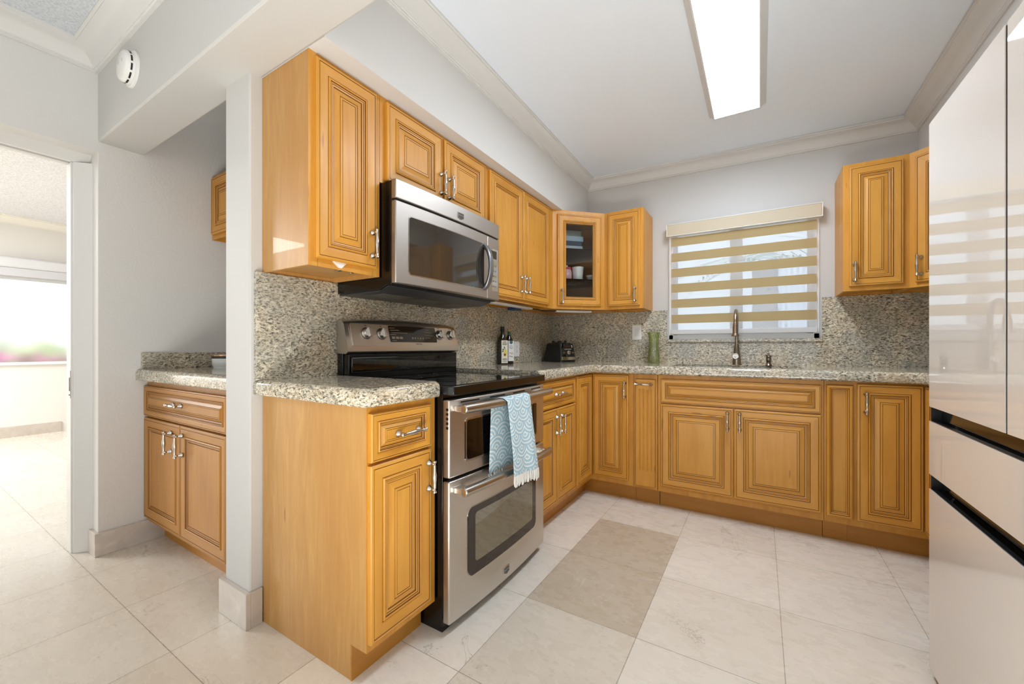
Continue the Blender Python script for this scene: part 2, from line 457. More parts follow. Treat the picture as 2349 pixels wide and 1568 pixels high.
# wall behind the sink, with the window opening
WX0, WX1, WZ0, WZ1 = 1.035, 1.985, 1.12, 2.0
m = MB()
m.box(-0.19, WX0, 0.0, 0.14, 0, 2.62); m.box(WX1, 3.1, 0.0, 0.14, 0, 2.62)
m.box(WX0, WX1, 0.0, 0.14, 0, WZ0); m.box(WX0, WX1, 0.0, 0.14, WZ1, 2.62)
struct(m.build('wall_back', WALLB, smooth=0))
# wall between nook and kitchen, its end showing as a post
m = MB(); m.box(-0.19, 0.0, -2.60, 0.0, 0, 2.62); struct(m.build('wall_left', POSTP, bevel=0.006, smooth=0))
m = MB(); m.box(2.975, 3.1, -2.75, 0.0, 0, 2.62); struct(m.build('wall_right', WALLB, smooth=0))
# header beam over the opening
m = MB(); m.box(-1.27, 3.0, -2.737, YE, 2.106, 2.62); struct(m.build('wall_beam', BEAMP, bevel=0.007, smooth=0))
# soffits
m = MB(); m.prism([(0.0, YE), (0.402, YE), (0.352, 0.0), (0.0, 0.0)], 2.106, 2.62); struct(m.build('wall_soffit_left', WALL, smooth=0))
m = MB(); m.box(2.467, 2.975, YE, 0.0, 2.145, 2.62); struct(m.build('wall_soffit_right', WALL, smooth=0))
# hall wall with the doorway, and the trowelled wall of the nook in the same plane
m = MB(); m.box(-1.35, -1.22, -6.0, -2.70, 2.055, 2.62); m.box(-1.35, -1.22, -6.0, -3.65, 0, 2.055)
struct(m.build('wall_hall', WALL, smooth=0))
m = MB(); m.box(-1.35, -1.2205, -2.737, -1.80, 0, 2.62); struct(m.build('wall_nook', NOOKWALL, bevel=0.003, smooth=0))
m = MB(); m.box(-1.35, -0.19, -1.93, -1.80, 0, 2.62); struct(m.build('wall_nook_back', WALL, smooth=0))
m = MB(); m.box(3.0, 3.1, -6.0, -2.75, 0, 2.62); struct(m.build('wall_hall_right', WALL, smooth=0))
m = MB(); m.box(-1.35, 0.0, -6.1, -6.0, 0, 2.62); m.box(2.7, 3.1, -6.1, -6.0, 0, 2.62); m.box(0.0, 2.7, -6.1, -6.0, 2.25, 2.62); struct(m.build('wall_hall_back', WALL, smooth=0))  # unseen wall added to hold back outdoor light, its opening narrowed for that
m = MB(); m.box(-6.0, -1.35, -6.1, -6.0, 0, 2.62); struct(m.build('wall_bedroom_back', WALL, smooth=0))
# bedroom beyond
XF = -5.85
m = MB(); m.box(XF-0.14, XF, -6.0, -4.1, 0, 2.6); m.box(XF-0.14, XF, -1.55, 0, 0, 2.6); m.box(XF-0.14, XF, -4.1, -1.55, 0, 0.86); m.box(XF-0.14, XF, -4.1, -1.55, 1.90, 2.6)
struct(m.build('wall_bedroom', paint('bedroom_paint', (236, 233, 228)), smooth=0))
m = MB(); m.box(XF, -1.35, -1.2, -1.1, 0, 2.6); struct(m.build('wall_bedroom_side', WALL, smooth=0))

# crown mouldings
CP = [(0.0, 0.0), (0.085, 0.0), (0.085, -0.010), (0.078, -0.013), (0.078, -0.020), (0.070, -0.023), (0.058, -0.027), (0.044, -0.036), (0.031, -0.049), (0.021, -0.064),
      (0.017, -0.070), (0.014, -0.071), (0.014, -0.076), (0.009, -0.078), (0.009, -0.083), (0.0, -0.083)]
def sx(y): return 0.352 + (0.402-0.352)*(y/YE)
m = MB(); m.sweep(CP, [(0.402, YE, zc(0.44)), (0.352, 0.0, zc(0.44)), (2.467, 0.0, zc(2.467)), (2.467, YE, zc(2.467))])
struct(m.build('trim_1', CROWN, smooth=35))
CP2 = [(u*1.25, v*1.1) for u, v in CP]
m = MB(); m.sweep(CP2, [(-1.22, -6.0, 2.537), (-1.22, -2.737, 2.537), (3.0, -2.737, 2.537)]); struct(m.build('trim_2', CROWN, smooth=35))
m = MB(); m.sweep(CP2, [(XF, -5.0, 2.592), (XF, -1.2, 2.592), (-1.36, -1.2, 2.592)]); struct(m.build('trim_3', plain('bright_trim_paint', (244, 240, 230), 0.5), smooth=35))
# stone baseboards
m = MB(); m.box(-1.22, -1.205, -2.752, -2.46, 0, 0.118); m.box(-1.315, -1.22, -2.752, -2.737, 0, 0.118); struct(m.build('baseboard_nook', MARBLE, bevel=0.002, smooth=0))
m = MB(); m.box(-0.205, 0.012, -2.618, -2.60, 0, 0.135); m.box(0.0, 0.012, -2.60, YE-0.002, 0, 0.135); m.box(-0.205, -0.19, -2.60, -2.50, 0, 0.135)
struct(m.build('baseboard_post', MARBLE, bevel=0.002, smooth=0))
m = MB(); m.box(XF, XF+0.015, -5.0, -2.03, 0, 0.125); struct(m.build('baseboard_bedroom', MARBLE, bevel=0.002, smooth=0))

# doorway lining with pocket track and strike plate
m = MB()
m.prism([(-1.308, -2.736), (-1.36, -2.795), (-1.372, -2.797), (-1.372, -2.803), (-1.45, -2.803), (-1.45, -2.737)], 0, 2.016)
m.prism([(-1.31, 2.056), (-1.36, 2.016), (-1.385, 2.016), (-1.385, 2.03), (-1.412, 2.03), (-1.412, 2.016), (-1.45, 2.016), (-1.45, 2.12), (-1.31, 2.12)], -3.66, -2.737, 'y')
m.prism([(-1.312, -3.648), (-1.36, -3.60), (-1.45, -3.60), (-1.45, -3.66), (-1.312, -3.66)], 0, 2.016)
d1 = struct(m.build('door_1', TRIM, bevel=0.002, smooth=30))
def kid(parent, name, mb, mats, **kw):
    """a child given in world coordinates under a recentred mesh parent"""
    o = mb.build(name, mats, parent, **kw); o.location = -parent.location; return o
m = MB(); m.box(-1.412, -1.385, -3.6, -2.80, 2.0265, 2.0295); kid(d1, 'track_slot', m, plain('track_grey', (120, 118, 114), 0.5))
m = MB(); m.box(-1.395, -1.372, -2.8055, -2.8025, 0.80, 0.94); m.box(-1.389, -1.379, -2.8065, -2.8050, 0.835, 0.905, 1); m.lathe([(0.003, -2.8075), (0.003, -2.8050)], (-1.384, 0, 0.815), 'y', 8, 1)
kid(d1, 'strike_plate', m, [NICKEL, BLACKMAT])

# ------------------------------------------------------------------ windows
m = MB()
m.box(WX0, WX0+0.03, -0.012, 0.10, WZ0, WZ1); m.box(WX1-0.03, WX1, -0.012, 0.10, WZ0, WZ1)
m.box(WX0, WX1, -0.012, 0.10, WZ1-0.03, WZ1); m.box(WX0, WX1, -0.012, 0.10, WZ0, WZ0+0.035)
m.box(1.485, 1.537, 0.03, 0.09, WZ0+0.03, WZ1-0.03)
m.box(1.925, 1.958, 0.04, 0.09, WZ0+0.03, WZ1-0.03); m.box(1.06, 1.085, 0.05, 0.09, WZ0+0.03, WZ1-0.03); m.box(1.455, 1.49, 0.05, 0.085, WZ0+0.03, WZ1-0.03)
m.box(WX0+0.03, 1.49, 0.05, 0.085, WZ0+0.03, WZ0+0.065); m.box(1.53, WX1-0.03, 0.04, 0.085, WZ0+0.03, WZ0+0.06)
w1 = struct(m.build('window_1', WHITEVINYL, bevel=0.002, smooth=0))
m = MB(); m.box(1.06, 1.49, 0.064, 0.070, WZ0+0.05, WZ1-0.03); m.box(1.53, 1.96, 0.056, 0.062, WZ0+0.05, WZ1-0.03); kid(w1, 'window_pane', m, PANE, smooth=0)
# zebra blind
bl = thing('roller_blind', 'beige and white zebra roller blind with six bands at the window over the sink', 'blind', (1.51, -0.03, 1.155))
def B(mb, name, mats, **kw):
    o = mb.build(name, mats, bl, **kw); o.location = (-1.51, 0.03, -1.155); return o
m = MB(); m.box(1.032, 1.992, -0.075, -0.012, 1.922, 2.005); B(m, 'valance', VALANCE, bevel=0.003)
m = MB(); m.box(1.031, 1.993, -0.076, -0.012, 2.0052, 2.009); m.box(1.031, 1.993, -0.076, -0.012, 1.918, 1.9218); m.box(1.026, 1.0318, -0.074, -0.012, 1.918, 2.009); m.box(1.9922, 1.998, -0.074, -0.012, 1.918, 2.009); B(m, 'valance_edge', WHITE)
m = MB(); z = 1.93
for k in range(6):
    t0 = 1.908-0.1196*k; b0 = t0-0.066
    for (za, zb, mi) in ((z, t0, 1), (t0, b0, 0)):
        m.add([(1.058, -0.040, za), (1.968, -0.040, za), (1.968, -0.040, zb), (1.058, -0.040, zb)], [(0, 1, 2, 3)], mi)
        m.add([(1.058, -0.0385, za), (1.968, -0.0385, za), (1.968, -0.0385, zb), (1.058, -0.0385, zb)], [(3, 2, 1, 0)], mi) if mi == 0 else None
    z = b0
m.add([(1.058, -0.040, z), (1.968, -0.040, z), (1.968, -0.040, 1.19), (1.058, -0.040, 1.19)], [(0, 1, 2, 3)], 1)
B(m, 'blind_fabric', [BAND, SHEER], smooth=0)
m = MB(); m.box(1.052, 1.974, -0.050, -0.028, 1.158, 1.193); B(m, 'bottom_rail', plain('rail_grey', (206, 204, 202), 0.5), bevel=0.004)
m = MB(); m.tube([(1.043, -0.045, 1.92), (1.043, -0.045, 1.42)], 0.0018, 6); m.tube([(1.049, -0.045, 1.92), (1.049, -0.045, 1.42)], 0.0018, 6); m.lathe([(0.004, 1.385), (0.006, 1.40), (0.003, 1.425)], (1.046, -0.045, 0), 'z', 10); B(m, 'pull_cord', WHITE)

# bedroom window, with a frosted pane that blurs the view
m = MB()
m.box(XF-0.10, XF+0.03, -4.1, -1.55, 0.845, 0.875); m.box(XF-0.10, XF-0.02, -4.1, -1.55, 1.86, 1.90); m.box(XF-0.10, XF-0.02, -4.1, -4.05, 0.87, 1.88); m.box(XF-0.10, XF-0.02, -1.60, -1.55, 0.87, 1.88)
w2 = struct(m.build('window_2', WHITEVINYL, bevel=0.003, smooth=0))
fg = NT('frosted_glass').set(color=(1, 1, 1, 1), rough=0.5, trans=1.0, ior=1.08).m
m = MB(); m.box(XF-0.065, XF-0.055, -4.06, -1.59, 0.875, 1.87); kid(w2, 'window_pane', m, fg, smooth=0)
rb = thing('roller_blind', 'white roller blind cassette over the bedroom window beyond the doorway', 'blind', (XF+0.06, -2.8, 1.885))
m = MB(); m.box(-0.06, 0.06, -1.35, 1.3, 0.10, 0.22); o = m.build('cassette', plain('white_cassette', (228, 229, 233), 0.4), rb, bevel=0.02)
m = MB(); m.box(-0.045, 0.035, -1.33, 1.28, 0.0, 0.10); m.build('bottom_rail', plain('pale_cassette', (214, 215, 220), 0.4), rb, bevel=0.006)

# ------------------------------------------------------------------ cabinets
DOOR = [(0.0, -0.019, 0), (0.0, -0.004, 0), (0.003, -0.001, 0), (0.006, 0.0, 0), (0.0105, 0.0, 0), (0.0115, -0.0022, 'g'), (0.0130, -0.0022, 'g'), (0.0136, -0.0004, 0),
        (0.030, -0.0012, 0), (0.047, -0.0046, 0), (0.0476, -0.0066, 'g'), (0.0492, -0.0066, 'g'), (0.0505, -0.0014, 0), (0.054, 0.0006, 0), (0.0575, -0.0014, 0),
        (0.0585, -0.0050, 'g'), (0.0600, -0.0050, 'g'), (0.0610, -0.0040, 0), (0.0645, -0.0046, 0), (0.0652, -0.0062, 'g'), (0.0664, -0.0062, 'g'), (0.0675, -0.0056, 0)]
BEVEL = [(0.072, -0.0070, 0), (0.0728, -0.0100, 'g'), (0.0750, -0.0100, 'g'), (0.096, -0.0030, 0), (0.0968, -0.0048, 'g'), (0.0984, -0.0048, 'g'), (0.0992, -0.0022, 0),
         (0.106, -0.0016, 0), (0.1066, -0.0032, 'g'), (0.1080, -0.0032, 'g'), (0.1086, -0.0014, 0)]
FLAT = [(0.070, -0.0095, 0), (0.0706, -0.0115, 'g'), (0.0728, -0.0115, 'g'), (0.074, -0.0085, 0)]

def panel(mb, x0, x1, z0, z1, yf, style='raised', s=None, hole=False):
    """a moulded door or drawer face: nested mitred rings; slots 0 upright grain, 1 level grain, 2 glaze"""
    lim = min(x1-x0, z1-z0)
    prof = DOOR + (BEVEL if style == 'raised' else FLAT)
    if hole: prof = DOOR + [(0.070, -0.012, 0), (0.070, -0.019, 0)]
    if s is None: s = min(1.0, lim*0.40/prof[-1][0])
    pv = None; k0 = len(mb.v)
    for (i, d, t) in prof:
        i *= s; ring = [(x0+i, yf-d, z0+i), (x1-i, yf-d, z0+i), (x1-i, yf-d, z1-i), (x0+i, yf-d, z1-i)]
        k = len(mb.v); mb.v += ring
        if pv is not None:
            for j in range(4):
                mb.f.append((pv+j, pv+(j+1) % 4, k+(j+1) % 4, k+j))
                mb.m.append(2 if t == 'g' else (1 if j in (0, 2) else 0))
        pv = k
    if not hole: mb.f.append((pv, pv+1, pv+2, pv+3)); mb.m.append(1 if (x1-x0) > 2.2*(z1-z0) else 0)
    if not hole: mb.f.append((k0+3, k0+2, k0+1, k0)); mb.m.append(0)
    return s*prof[-1][0]

# one bar pull shared by all cabinets: stands along z, posts leave the door towards -y
def pull_mesh():
    m = MB(); h = 0.046
    post = [(0.0098, 0.0), (0.0098, -0.003), (0.0085, -0.006), (0.0055, -0.012), (0.0036, -0.016), (0.0036, -0.019), (0.0052, -0.022), (0.0052, -0.026), (0.004, -0.028)]
    post = [(a*1.2, b) for a, b in post]
    for z in (-h, h): m.lathe(post, (0, 0, z), 'y', 14)
    bar = [(0.0030, -0.0585), (0.0058, -0.056), (0.0058, -0.051), (0.0036, -0.048), (0.0040, -0.034), (0.0046, -0.020), (0.0062, -0.008), (0.0066, -0.003), (0.0066, 0.003), (0.0062, 0.008),
           (0.0046, 0.020), (0.0040, 0.034), (0.0036, 0.048), (0.0058, 0.051), (0.0058, 0.056), (0.0030, 0.0585)]
    m.lathe([(a*1.22, b) for a, b in bar], (0, -0.029, 0), 'z', 14)
    return m.mesh('bar_pull', [NICKEL], 50)
PULL = pull_mesh()
def pull(parent, x, y, z, level=False):
    o = bpy.data.objects.new('handle', PULL); COL.objects.link(o); o.parent = parent; o.location = (x, y, z)
    if level: o.rotation_euler = (0, PI/2, 0)
    return o

def front(root, kind, x0, x1, z0, z1, yf, mats=None, style='raised', handle=None, s=None, name=None):
    m = MB(); panel(m, x0, x1, z0, z1, yf, style, s)
    o = m.build(name or kind, mats or [WOODV, WOODH, GLAZE], root, smooth=25)
    if handle: pull(o, handle[0], yf, handle[1], handle[2])
    return o

def base_cabinet(label, loc, rz, w, fronts, side=None, mats=None, depth=0.61, h=None, kick=0.114, name='base_cabinet', hollow=False):
    mats = mats or [WOODV, WOODH, GLAZE]
    h = h or CB-0.002
    r = thing(name, label, 'cabinet', loc, rz)
    m = MB()
    if hollow:
        for (xa, xb) in ((0.0015, 0.018), (w-0.018, w-0.0015)): m.prism([(-depth, kick), (-depth+0.075, kick), (-depth+0.075, 0), (-0.004, 0), (-0.004, h), (-depth, h)], xa, xb, 'x')
        m.box(0.018, w-0.018, -depth, -0.004, kick, kick+0.018); m.box(0.018, w-0.018, -0.012, -0.004, kick+0.018, h); m.box(0.018, w-0.018, -depth, -depth+0.018, kick+0.018, h)
    else: m.prism([(-depth, kick), (-depth+0.075, kick), (-depth+0.075, 0), (-0.004, 0), (-0.004, h), (-depth, h)], 0.0015, w-0.0015, 'x')
    m.build('carcass', side or mats[0], r, bevel=0.001)
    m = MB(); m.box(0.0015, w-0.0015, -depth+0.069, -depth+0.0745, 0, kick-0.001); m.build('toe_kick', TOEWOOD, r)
    m = MB(); d = depth+0.0015; fr = 0.035
    m.box(0.0015, 0.0015+fr, -d, -depth, kick, h); m.box(w-fr-0.0015, w-0.0015, -d, -depth, kick, h); m.box(0.0015+fr, w-fr-0.0015, -d, -depth, h-0.04, h); m.box(0.0015+fr, w-fr-0.0015, -d, -depth, kick, kick+0.03)
    m.build('face_frame', mats[0], r)
    for f in fronts: front(r, *f[:5], -depth-0.0205, mats, **(f[5] if len(f) > 5 else {}))
    return r

def wall_cabinet(label, loc, rz, w, h, fronts, side=None, mats=None, depth=0.305, name='wall_cabinet'):
    mats = mats or [WOODV, WOODH, GLAZE]
    r = thing(name, label, 'cabinet', loc, rz)
    m = MB()
    m.box(0.001, 0.014, -depth, -0.001, 0, h); m.box(w-0.014, w-0.001, -depth, -0.001, 0, h)
    m.box(0.014, w-0.014, -depth, -0.001, 0.018, 0.034); m.box(0.014, w-0.014, -depth, -0.001, h-0.018, h); m.box(0.014, w-0.014, -0.013, -0.001, 0.034, h-0.018)
    m.box(0.014, w-0.014, -depth, -depth+0.012, 0.034, h-0.018); m.box(0.014, w-0.014, -0.014, -0.001, 0.0, 0.018)
    m.build('carcass', side or mats[0], r, bevel=0.001)
    m = MB(); d = depth+0.0015; fr = 0.035
    m.box(0.001, 0.001+fr, -d, -depth, 0, h); m.box(w-fr-0.001, w-0.001, -d, -depth, 0, h); m.box(fr, w-fr, -d, -depth, h-0.03, h); m.box(fr, w-fr, -d, -depth, 0, 0.036)
    m.build('face_frame', mats[0], r)
    for f in fronts: front(r, *f[:5], -depth-0.0205, mats, **(f[5] if len(f) > 5 else {}))
    return r

L = PI/2
# left run, wall cabinets (local x runs along +y from the given y)
ZU, ZT = 1.351, 2.1055
c = wall_cabinet('tall narrow maple wall cabinet with one long door, left of the microwave', (0, YE, ZU), L, 0.310, ZT-ZU,
                 [('door', 0.021, 0.284, 0.027, 0.735, dict(handle=(0.258, 0.122, False)))], side=VENEER)
m = MB(); m.prism([(0.092, 0.0285), (0.150, 0.0285), (0.128, 0.006), (0.118, 0.0075)], -0.3135, -0.3066, 'y'); m.build('tape_scrap', plain('clear_tape', (232, 226, 222), 0.3), c)
m = MB(); m.box(0.172, 0.188, -0.235, -0.205, 0.0135, 0.0175); m.box(0.176, 0.190, -0.300, -0.297, -0.004, 0.018); m.box(0.176, 0.19, -0.300, -0.24, 0.0135, 0.0175); m.build('latch', NICKEL, c, bevel=0.001)
wall_cabinet('short two-door maple wall cabinet directly above the microwave', (0, -2.246, 1.746), L, 0.756, ZT-1.746,
             [('door', 0.026, 0.371, 0.012, 0.340, dict(handle=(0.362-0.005, 0.110, False))), ('door', 0.386, 0.736, 0.012, 0.340, dict(handle=(0.416, 0.105, False)))])
wall_cabinet('tall two-door maple wall cabinet between the microwave and the glass-door corner cabinet', (0, -1.490, ZU), L, 0.880-0.001, ZT-ZU,
             [('door', 0.023, 0.404, 0.018, 0.735, dict(style='flat', handle=(0.378, 0.118, False))), ('door', 0.409, 0.795, 0.018, 0.735, dict(style='flat', handle=(0.440, 0.118, False)))])
# back wall
wall_cabinet('narrow one-door maple wall cabinet right of the glass-door corner cabinet', (0.611, 0, ZU), 0, 0.2966, ZT-ZU,
             [('door', 0.028, 0.272, 0.024, 0.735, dict(handle=(0.240, 0.105, False)))])
wall_cabinet('one-door maple wall cabinet hanging just right of the sink window', (2.066, 0, 1.391), 0, 0.291, 0.747,
             [('door', 0.029, 0.264, 0.027, 0.722, dict(handle=(0.052, 0.108, False)))])

# corner wall cabinet with a glass door, built from panels in world directions
def corner_wall_cabinet(label, loc, mirror, h, glazed):
    r = thing('corner_wall_cabinet', label, 'cabinet', loc)
    s = -1.0 if mirror else 1.0
    def X(pts): return [(s*a, b) for a, b in pts]
    out = [(0.001, -0.001), (0.001, -0.610), (0.305, -0.610), (0.610, -0.305), (0.610, -0.001)]
    m = MB()
    m.prism(X(out), 0.018, 0.034); m.prism(X(out), h-0.018, h)
    m.prism(X([(0.001, -0.001), (0.001, -0.61), (0.014, -0.61), (0.014, -0.014), (0.61, -0.014), (0.61, -0.001)]), 0.034, h-0.018)
    m.prism(X([(0.001, -0.001), (0.001, -0.61), (0.014, -0.61), (0.014, -0.014), (0.61, -0.014), (0.61, -0.001)]), 0, 0.018)
    m.prism(X([(0.014, -0.61), (0.305, -0.61), (0.305, -0.597), (0.014, -0.597)]), 0, h)
    m.prism(X([(0.61, -0.014), (0.61, -0.305), (0.597, -0.305), (0.597, -0.014)]), 0, h)
    m.build('carcass', INSIDE if glazed else WOODV, r)
    # the diagonal face lives in a turned frame: local x along the face, -y out of it
    ang = PI/4
    Rm = Matrix.Translation((0.305, -0.61, 0)) @ Matrix.Rotation(ang, 4, 'Z')
    Mx = Matrix.Scale(-1, 4, (1, 0, 0)) if mirror else Matrix.Identity(4)
    T = Mx @ Rm; W = 0.4313
    def put(mb, name, mats, par=r, **kw): return mb.rot(T).build(name, mats, par, **kw)
    m = MB(); f = 0.040
    m.box(0.0, f, -0.0015, 0.017, 0, h); m.box(W-f, W, -0.0015, 0.017, 0, h); m.box(f, W-f, -0.0015, 0.017, h-0.036, h); m.box(f, W-f, -0.0015, 0.017, 0, 0.04)
    put(m, 'face_frame', WOODV)
    m = MB(); x0, x1, z0, z1 = 0.036, W-0.036, 0.024, h-0.034
    ins = panel(m, x0, x1, z0, z1, -0.0205, hole=glazed)
    d = put(m, 'door', [WOODV, WOODH, GLAZE], smooth=25)
    if glazed:
        m = MB(); m.box(x0+ins-0.002, x1-ins+0.002, -0.008, -0.004, z0+ins-0.002, z1-ins+0.002); put(m, 'glass_pane', CABGLASS, d, smooth=0)
        for zz in (0.237, 0.472):
            m = MB(); m.prism([(0.016, -0.016), (0.016, -0.59), (0.30, -0.59), (0.588, -0.302), (0.588, -0.016)], zz-0.006, zz); m.build('shelf', SHELFGLASS, r, smooth=0)
    hd = bpy.data.objects.new('handle', PULL); COL.objects.link(hd); hd.parent = d
    p = T @ Vector((x0+0.030, -0.0205, 0.095 if not mirror else 0.135)) if not mirror else T @ Vector((W-0.036-0.352, -0.0205, 0.135))
    if mirror: p = T @ Vector((x1-0.028, -0.0205, 0.112))
    hd.location = p; hd.rotation_euler = (0, 0, -ang if mirror else ang)
    return r
corner_wall_cabinet('diagonal corner wall cabinet with a glass door showing dishes inside', (0, 0, ZU), False, ZT-ZU, True)
corner_wall_cabinet('diagonal corner wall cabinet with a wooden door, partly hidden by the fridge', (2.967, 0, 1.391), True, 0.747, False)

# base cabinets, left run
base_cabinet('narrow maple base cabinet with a wide plain side panel, left of the range', (0, YE, 0), L, 0.310,
             [('drawer', 0.007, 0.272, 0.704, 0.856, dict(handle=(0.158, 0.778, True))), ('door', 0.005, 0.272, 0.142, 0.694, dict(handle=(0.256, 0.600, False)))], side=VENEER)
base_cabinet('maple drawer-over-two-doors base cabinet between the range and the left inner corner', (0, -1.486, 0), L, 0.570,
             [('drawer', 0.030, 0.551, 0.708, 0.862, dict(handle=(0.290, 0.785, True))),
              ('door', 0.030, 0.271, 0.150, 0.700, dict(handle=(0.254, 0.605, False), style='flat')), ('door', 0.277, 0.551, 0.150, 0.700, dict(handle=(0.340-0.02, 0.605, False), style='flat'))])
# corner base cabinets: an L-shaped carcass with a door on each inner leg
def corner_base(label, loc, mirror, a, b, handle_leg):
    r = thing('corner_base_cabinet', label, 'cabinet', loc)
    s = -1.0 if mirror else 1.0
    def X(pts): return [(s*p, q) for p, q in pts]
    H = CB-0.002; D = 0.61; K = D-0.075
    m = MB(); m.prism(X([(0.004, -0.004), (0.004, -a), (D, -a), (D, -D), (b, -D), (b, -0.004)]), 0.114, H)
    m.prism(X([(0.004, -0.004), (0.004, -a), (K, -a), (K, -K), (b, -K), (b, -0.004)]), 0, 0.114); m.build('carcass', WOODV, r)
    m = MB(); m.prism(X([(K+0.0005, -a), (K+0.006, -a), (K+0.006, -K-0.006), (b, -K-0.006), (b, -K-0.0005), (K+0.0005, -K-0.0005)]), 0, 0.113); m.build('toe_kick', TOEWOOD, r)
    Mx = Matrix.Scale(-1, 4, (1, 0, 0)) if mirror else Matrix.Identity(4)
    # leg along y: face looks to +x
    T1 = Mx @ Matrix.Translation((0, -a, 0)) @ Matrix.Rotation(PI/2, 4, 'Z')
    m = MB(); panel(m, 0.006, a-D-0.0215, 0.150, 0.868, -D-0.0205); m.rot(T1); m.build('door', [WOODV, WOODH, GLAZE], r, smooth=25)
    m = MB(); panel(m, D+0.0215, b-0.030, 0.150, 0.868, -D-0.0205); m.rot(Mx); dd = m.build('door', [WOODV, WOODH, GLAZE], r, smooth=25)
    pull(dd, s*handle_leg, -D-0.0205, 0.770)
    return r
corner_base('maple corner base cabinet with folding doors below the blender', (0, 0, 0), False, 0.914, 0.914, 0.863)
corner_base('maple corner base cabinet half hidden behind the fridge', (2.966, 0, 0), True, 0.95, 0.914, 0.850)

# pull-out with fluted front
r = base_cabinet('very narrow maple pull-out cabinet with a fluted front', (0.9145, 0, 0), 0, 0.158, [], name='pull_out_cabinet')
m = MB(); x0, x1, z0, z1, yf = 0.018, 0.146, 0.135, 0.846, -0.6305
xs = [x0]; n = 4; fw = 0.011
for k in range(n):
    xcn = x0+0.026+k*(x1-x0-0.052)/(n-1); xs += [xcn-fw/2, xcn-fw/6, xcn+fw/6, xcn+fw/2]
xs.append(x1)
dep = [0.0]+[0.0, 0.0045, 0.0045, 0.0]*n+[0.0]
zs = [z0, z0+0.098, z0+0.106, z1-0.072, z1-0.064, z1]
vs = []; fs = []
for zi, zz in enumerate(zs):
    flat = zi in (0, 1, 4, 5)
    for x, dd in zip(xs, dep): vs.append((x, yf+(0 if flat else dd), zz))
nx = len(xs)
for zi in range(len(zs)-1):
    for xi in range(nx-1): fs.append((zi*nx+xi, zi*nx+xi+1, (zi+1)*nx+xi+1, (zi+1)*nx+xi))
m.add(vs, fs); m.box(x0, x1, yf+0.005, -0.6115, z0, z1); m.box(x0, x0+0.001, yf, yf+0.006, z0, z1); m.box(x1-0.001, x1, yf, yf+0.006, z0, z1); m.box(x0, x1, yf, yf+0.006, z0, z0+0.001); m.box(x0, x1, yf, yf+0.006, z1-0.001, z1)
o = m.build('fluted_door', WOODV, r, smooth=0); pull(o, 0.074, yf, z1-0.032, True)

# sink base
base_cabinet('wide maple sink base cabinet with a false drawer over two doors', (1.0735, 0, 0), 0, 0.8715,
             [('drawer_front', 0.021, 0.858, 0.700, 0.853, {}), ('door', 0.021, 0.437, 0.157, 0.690, dict(handle=(0.407, 0.616, False))),
              ('door', 0.442, 0.858, 0.157, 0.690, dict(handle=(0.471, 0.616, False)))], name='sink_cabinet', hollow=True)
# narrow framed filler with a recessed panel
r = thing('filler_panel', 'slim maple filler panel in a raised moulding, right of the sink base', 'cabinet', (1.945, 0, 0), 0)
m = MB(); m.box(0.001, 0.1065, -0.61, -0.02, 0.114, CB-0.002); m.box(0.001, 0.1065, -0.535, -0.02, 0, 0.114); m.build('carcass', WOODV, r)
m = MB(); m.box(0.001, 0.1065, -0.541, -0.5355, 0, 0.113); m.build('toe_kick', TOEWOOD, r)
m = MB(); pv = None
for (i, d, t) in [(0, -0.019, 0), (0, -0.006, 0), (0.003, 0.002, 0), (0.010, 0.006, 0), (0.015, 0.004, 0), (0.016, 0.001, 'g'), (0.0175, 0.001, 'g'), (0.019, 0.002, 0), (0.023, -0.003, 0), (0.024, -0.006, 'g'), (0.0255, -0.006, 'g'), (0.029, -0.008, 0), (0.0295, -0.0145, 'g'), (0.031, -0.0145, 0)]:
    ring = [(0.008+i, -0.6305-d, 0.150+i), (0.104-i+0.018, -0.6305-d, 0.150+i), (0.122-i, -0.6305-d, 0.858-i), (0.008+i, -0.6305-d, 0.858-i)]
    k = len(m.v); m.v += ring
    if pv is not None:
        for j in range(4): m.f.append((pv+j, pv+(j+1) % 4, k+(j+1) % 4, k+j)); m.m.append(2 if t == 'g' else (1 if j in (0, 2) else 0))
    pv = k
m.f.append((pv, pv+1, pv+2, pv+3)); m.m.append(0); m.build('moulded_panel', [WOODV, WOODH, GLAZE], r, smooth=25)

# nook cabinets
NK = [NOOKV, NOOKH, GLAZE]
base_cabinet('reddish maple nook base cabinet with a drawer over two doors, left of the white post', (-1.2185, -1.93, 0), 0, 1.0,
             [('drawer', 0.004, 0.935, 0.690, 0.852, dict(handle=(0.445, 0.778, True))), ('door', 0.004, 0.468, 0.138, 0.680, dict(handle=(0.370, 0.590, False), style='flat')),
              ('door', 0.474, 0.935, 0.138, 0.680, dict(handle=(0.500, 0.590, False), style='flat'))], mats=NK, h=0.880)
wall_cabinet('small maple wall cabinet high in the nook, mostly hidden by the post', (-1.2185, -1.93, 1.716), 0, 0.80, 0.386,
             [('door', 0.030, 0.395, 0.025, 0.365, {}), ('door', 0.401, 0.775, 0.025, 0.365, {})])

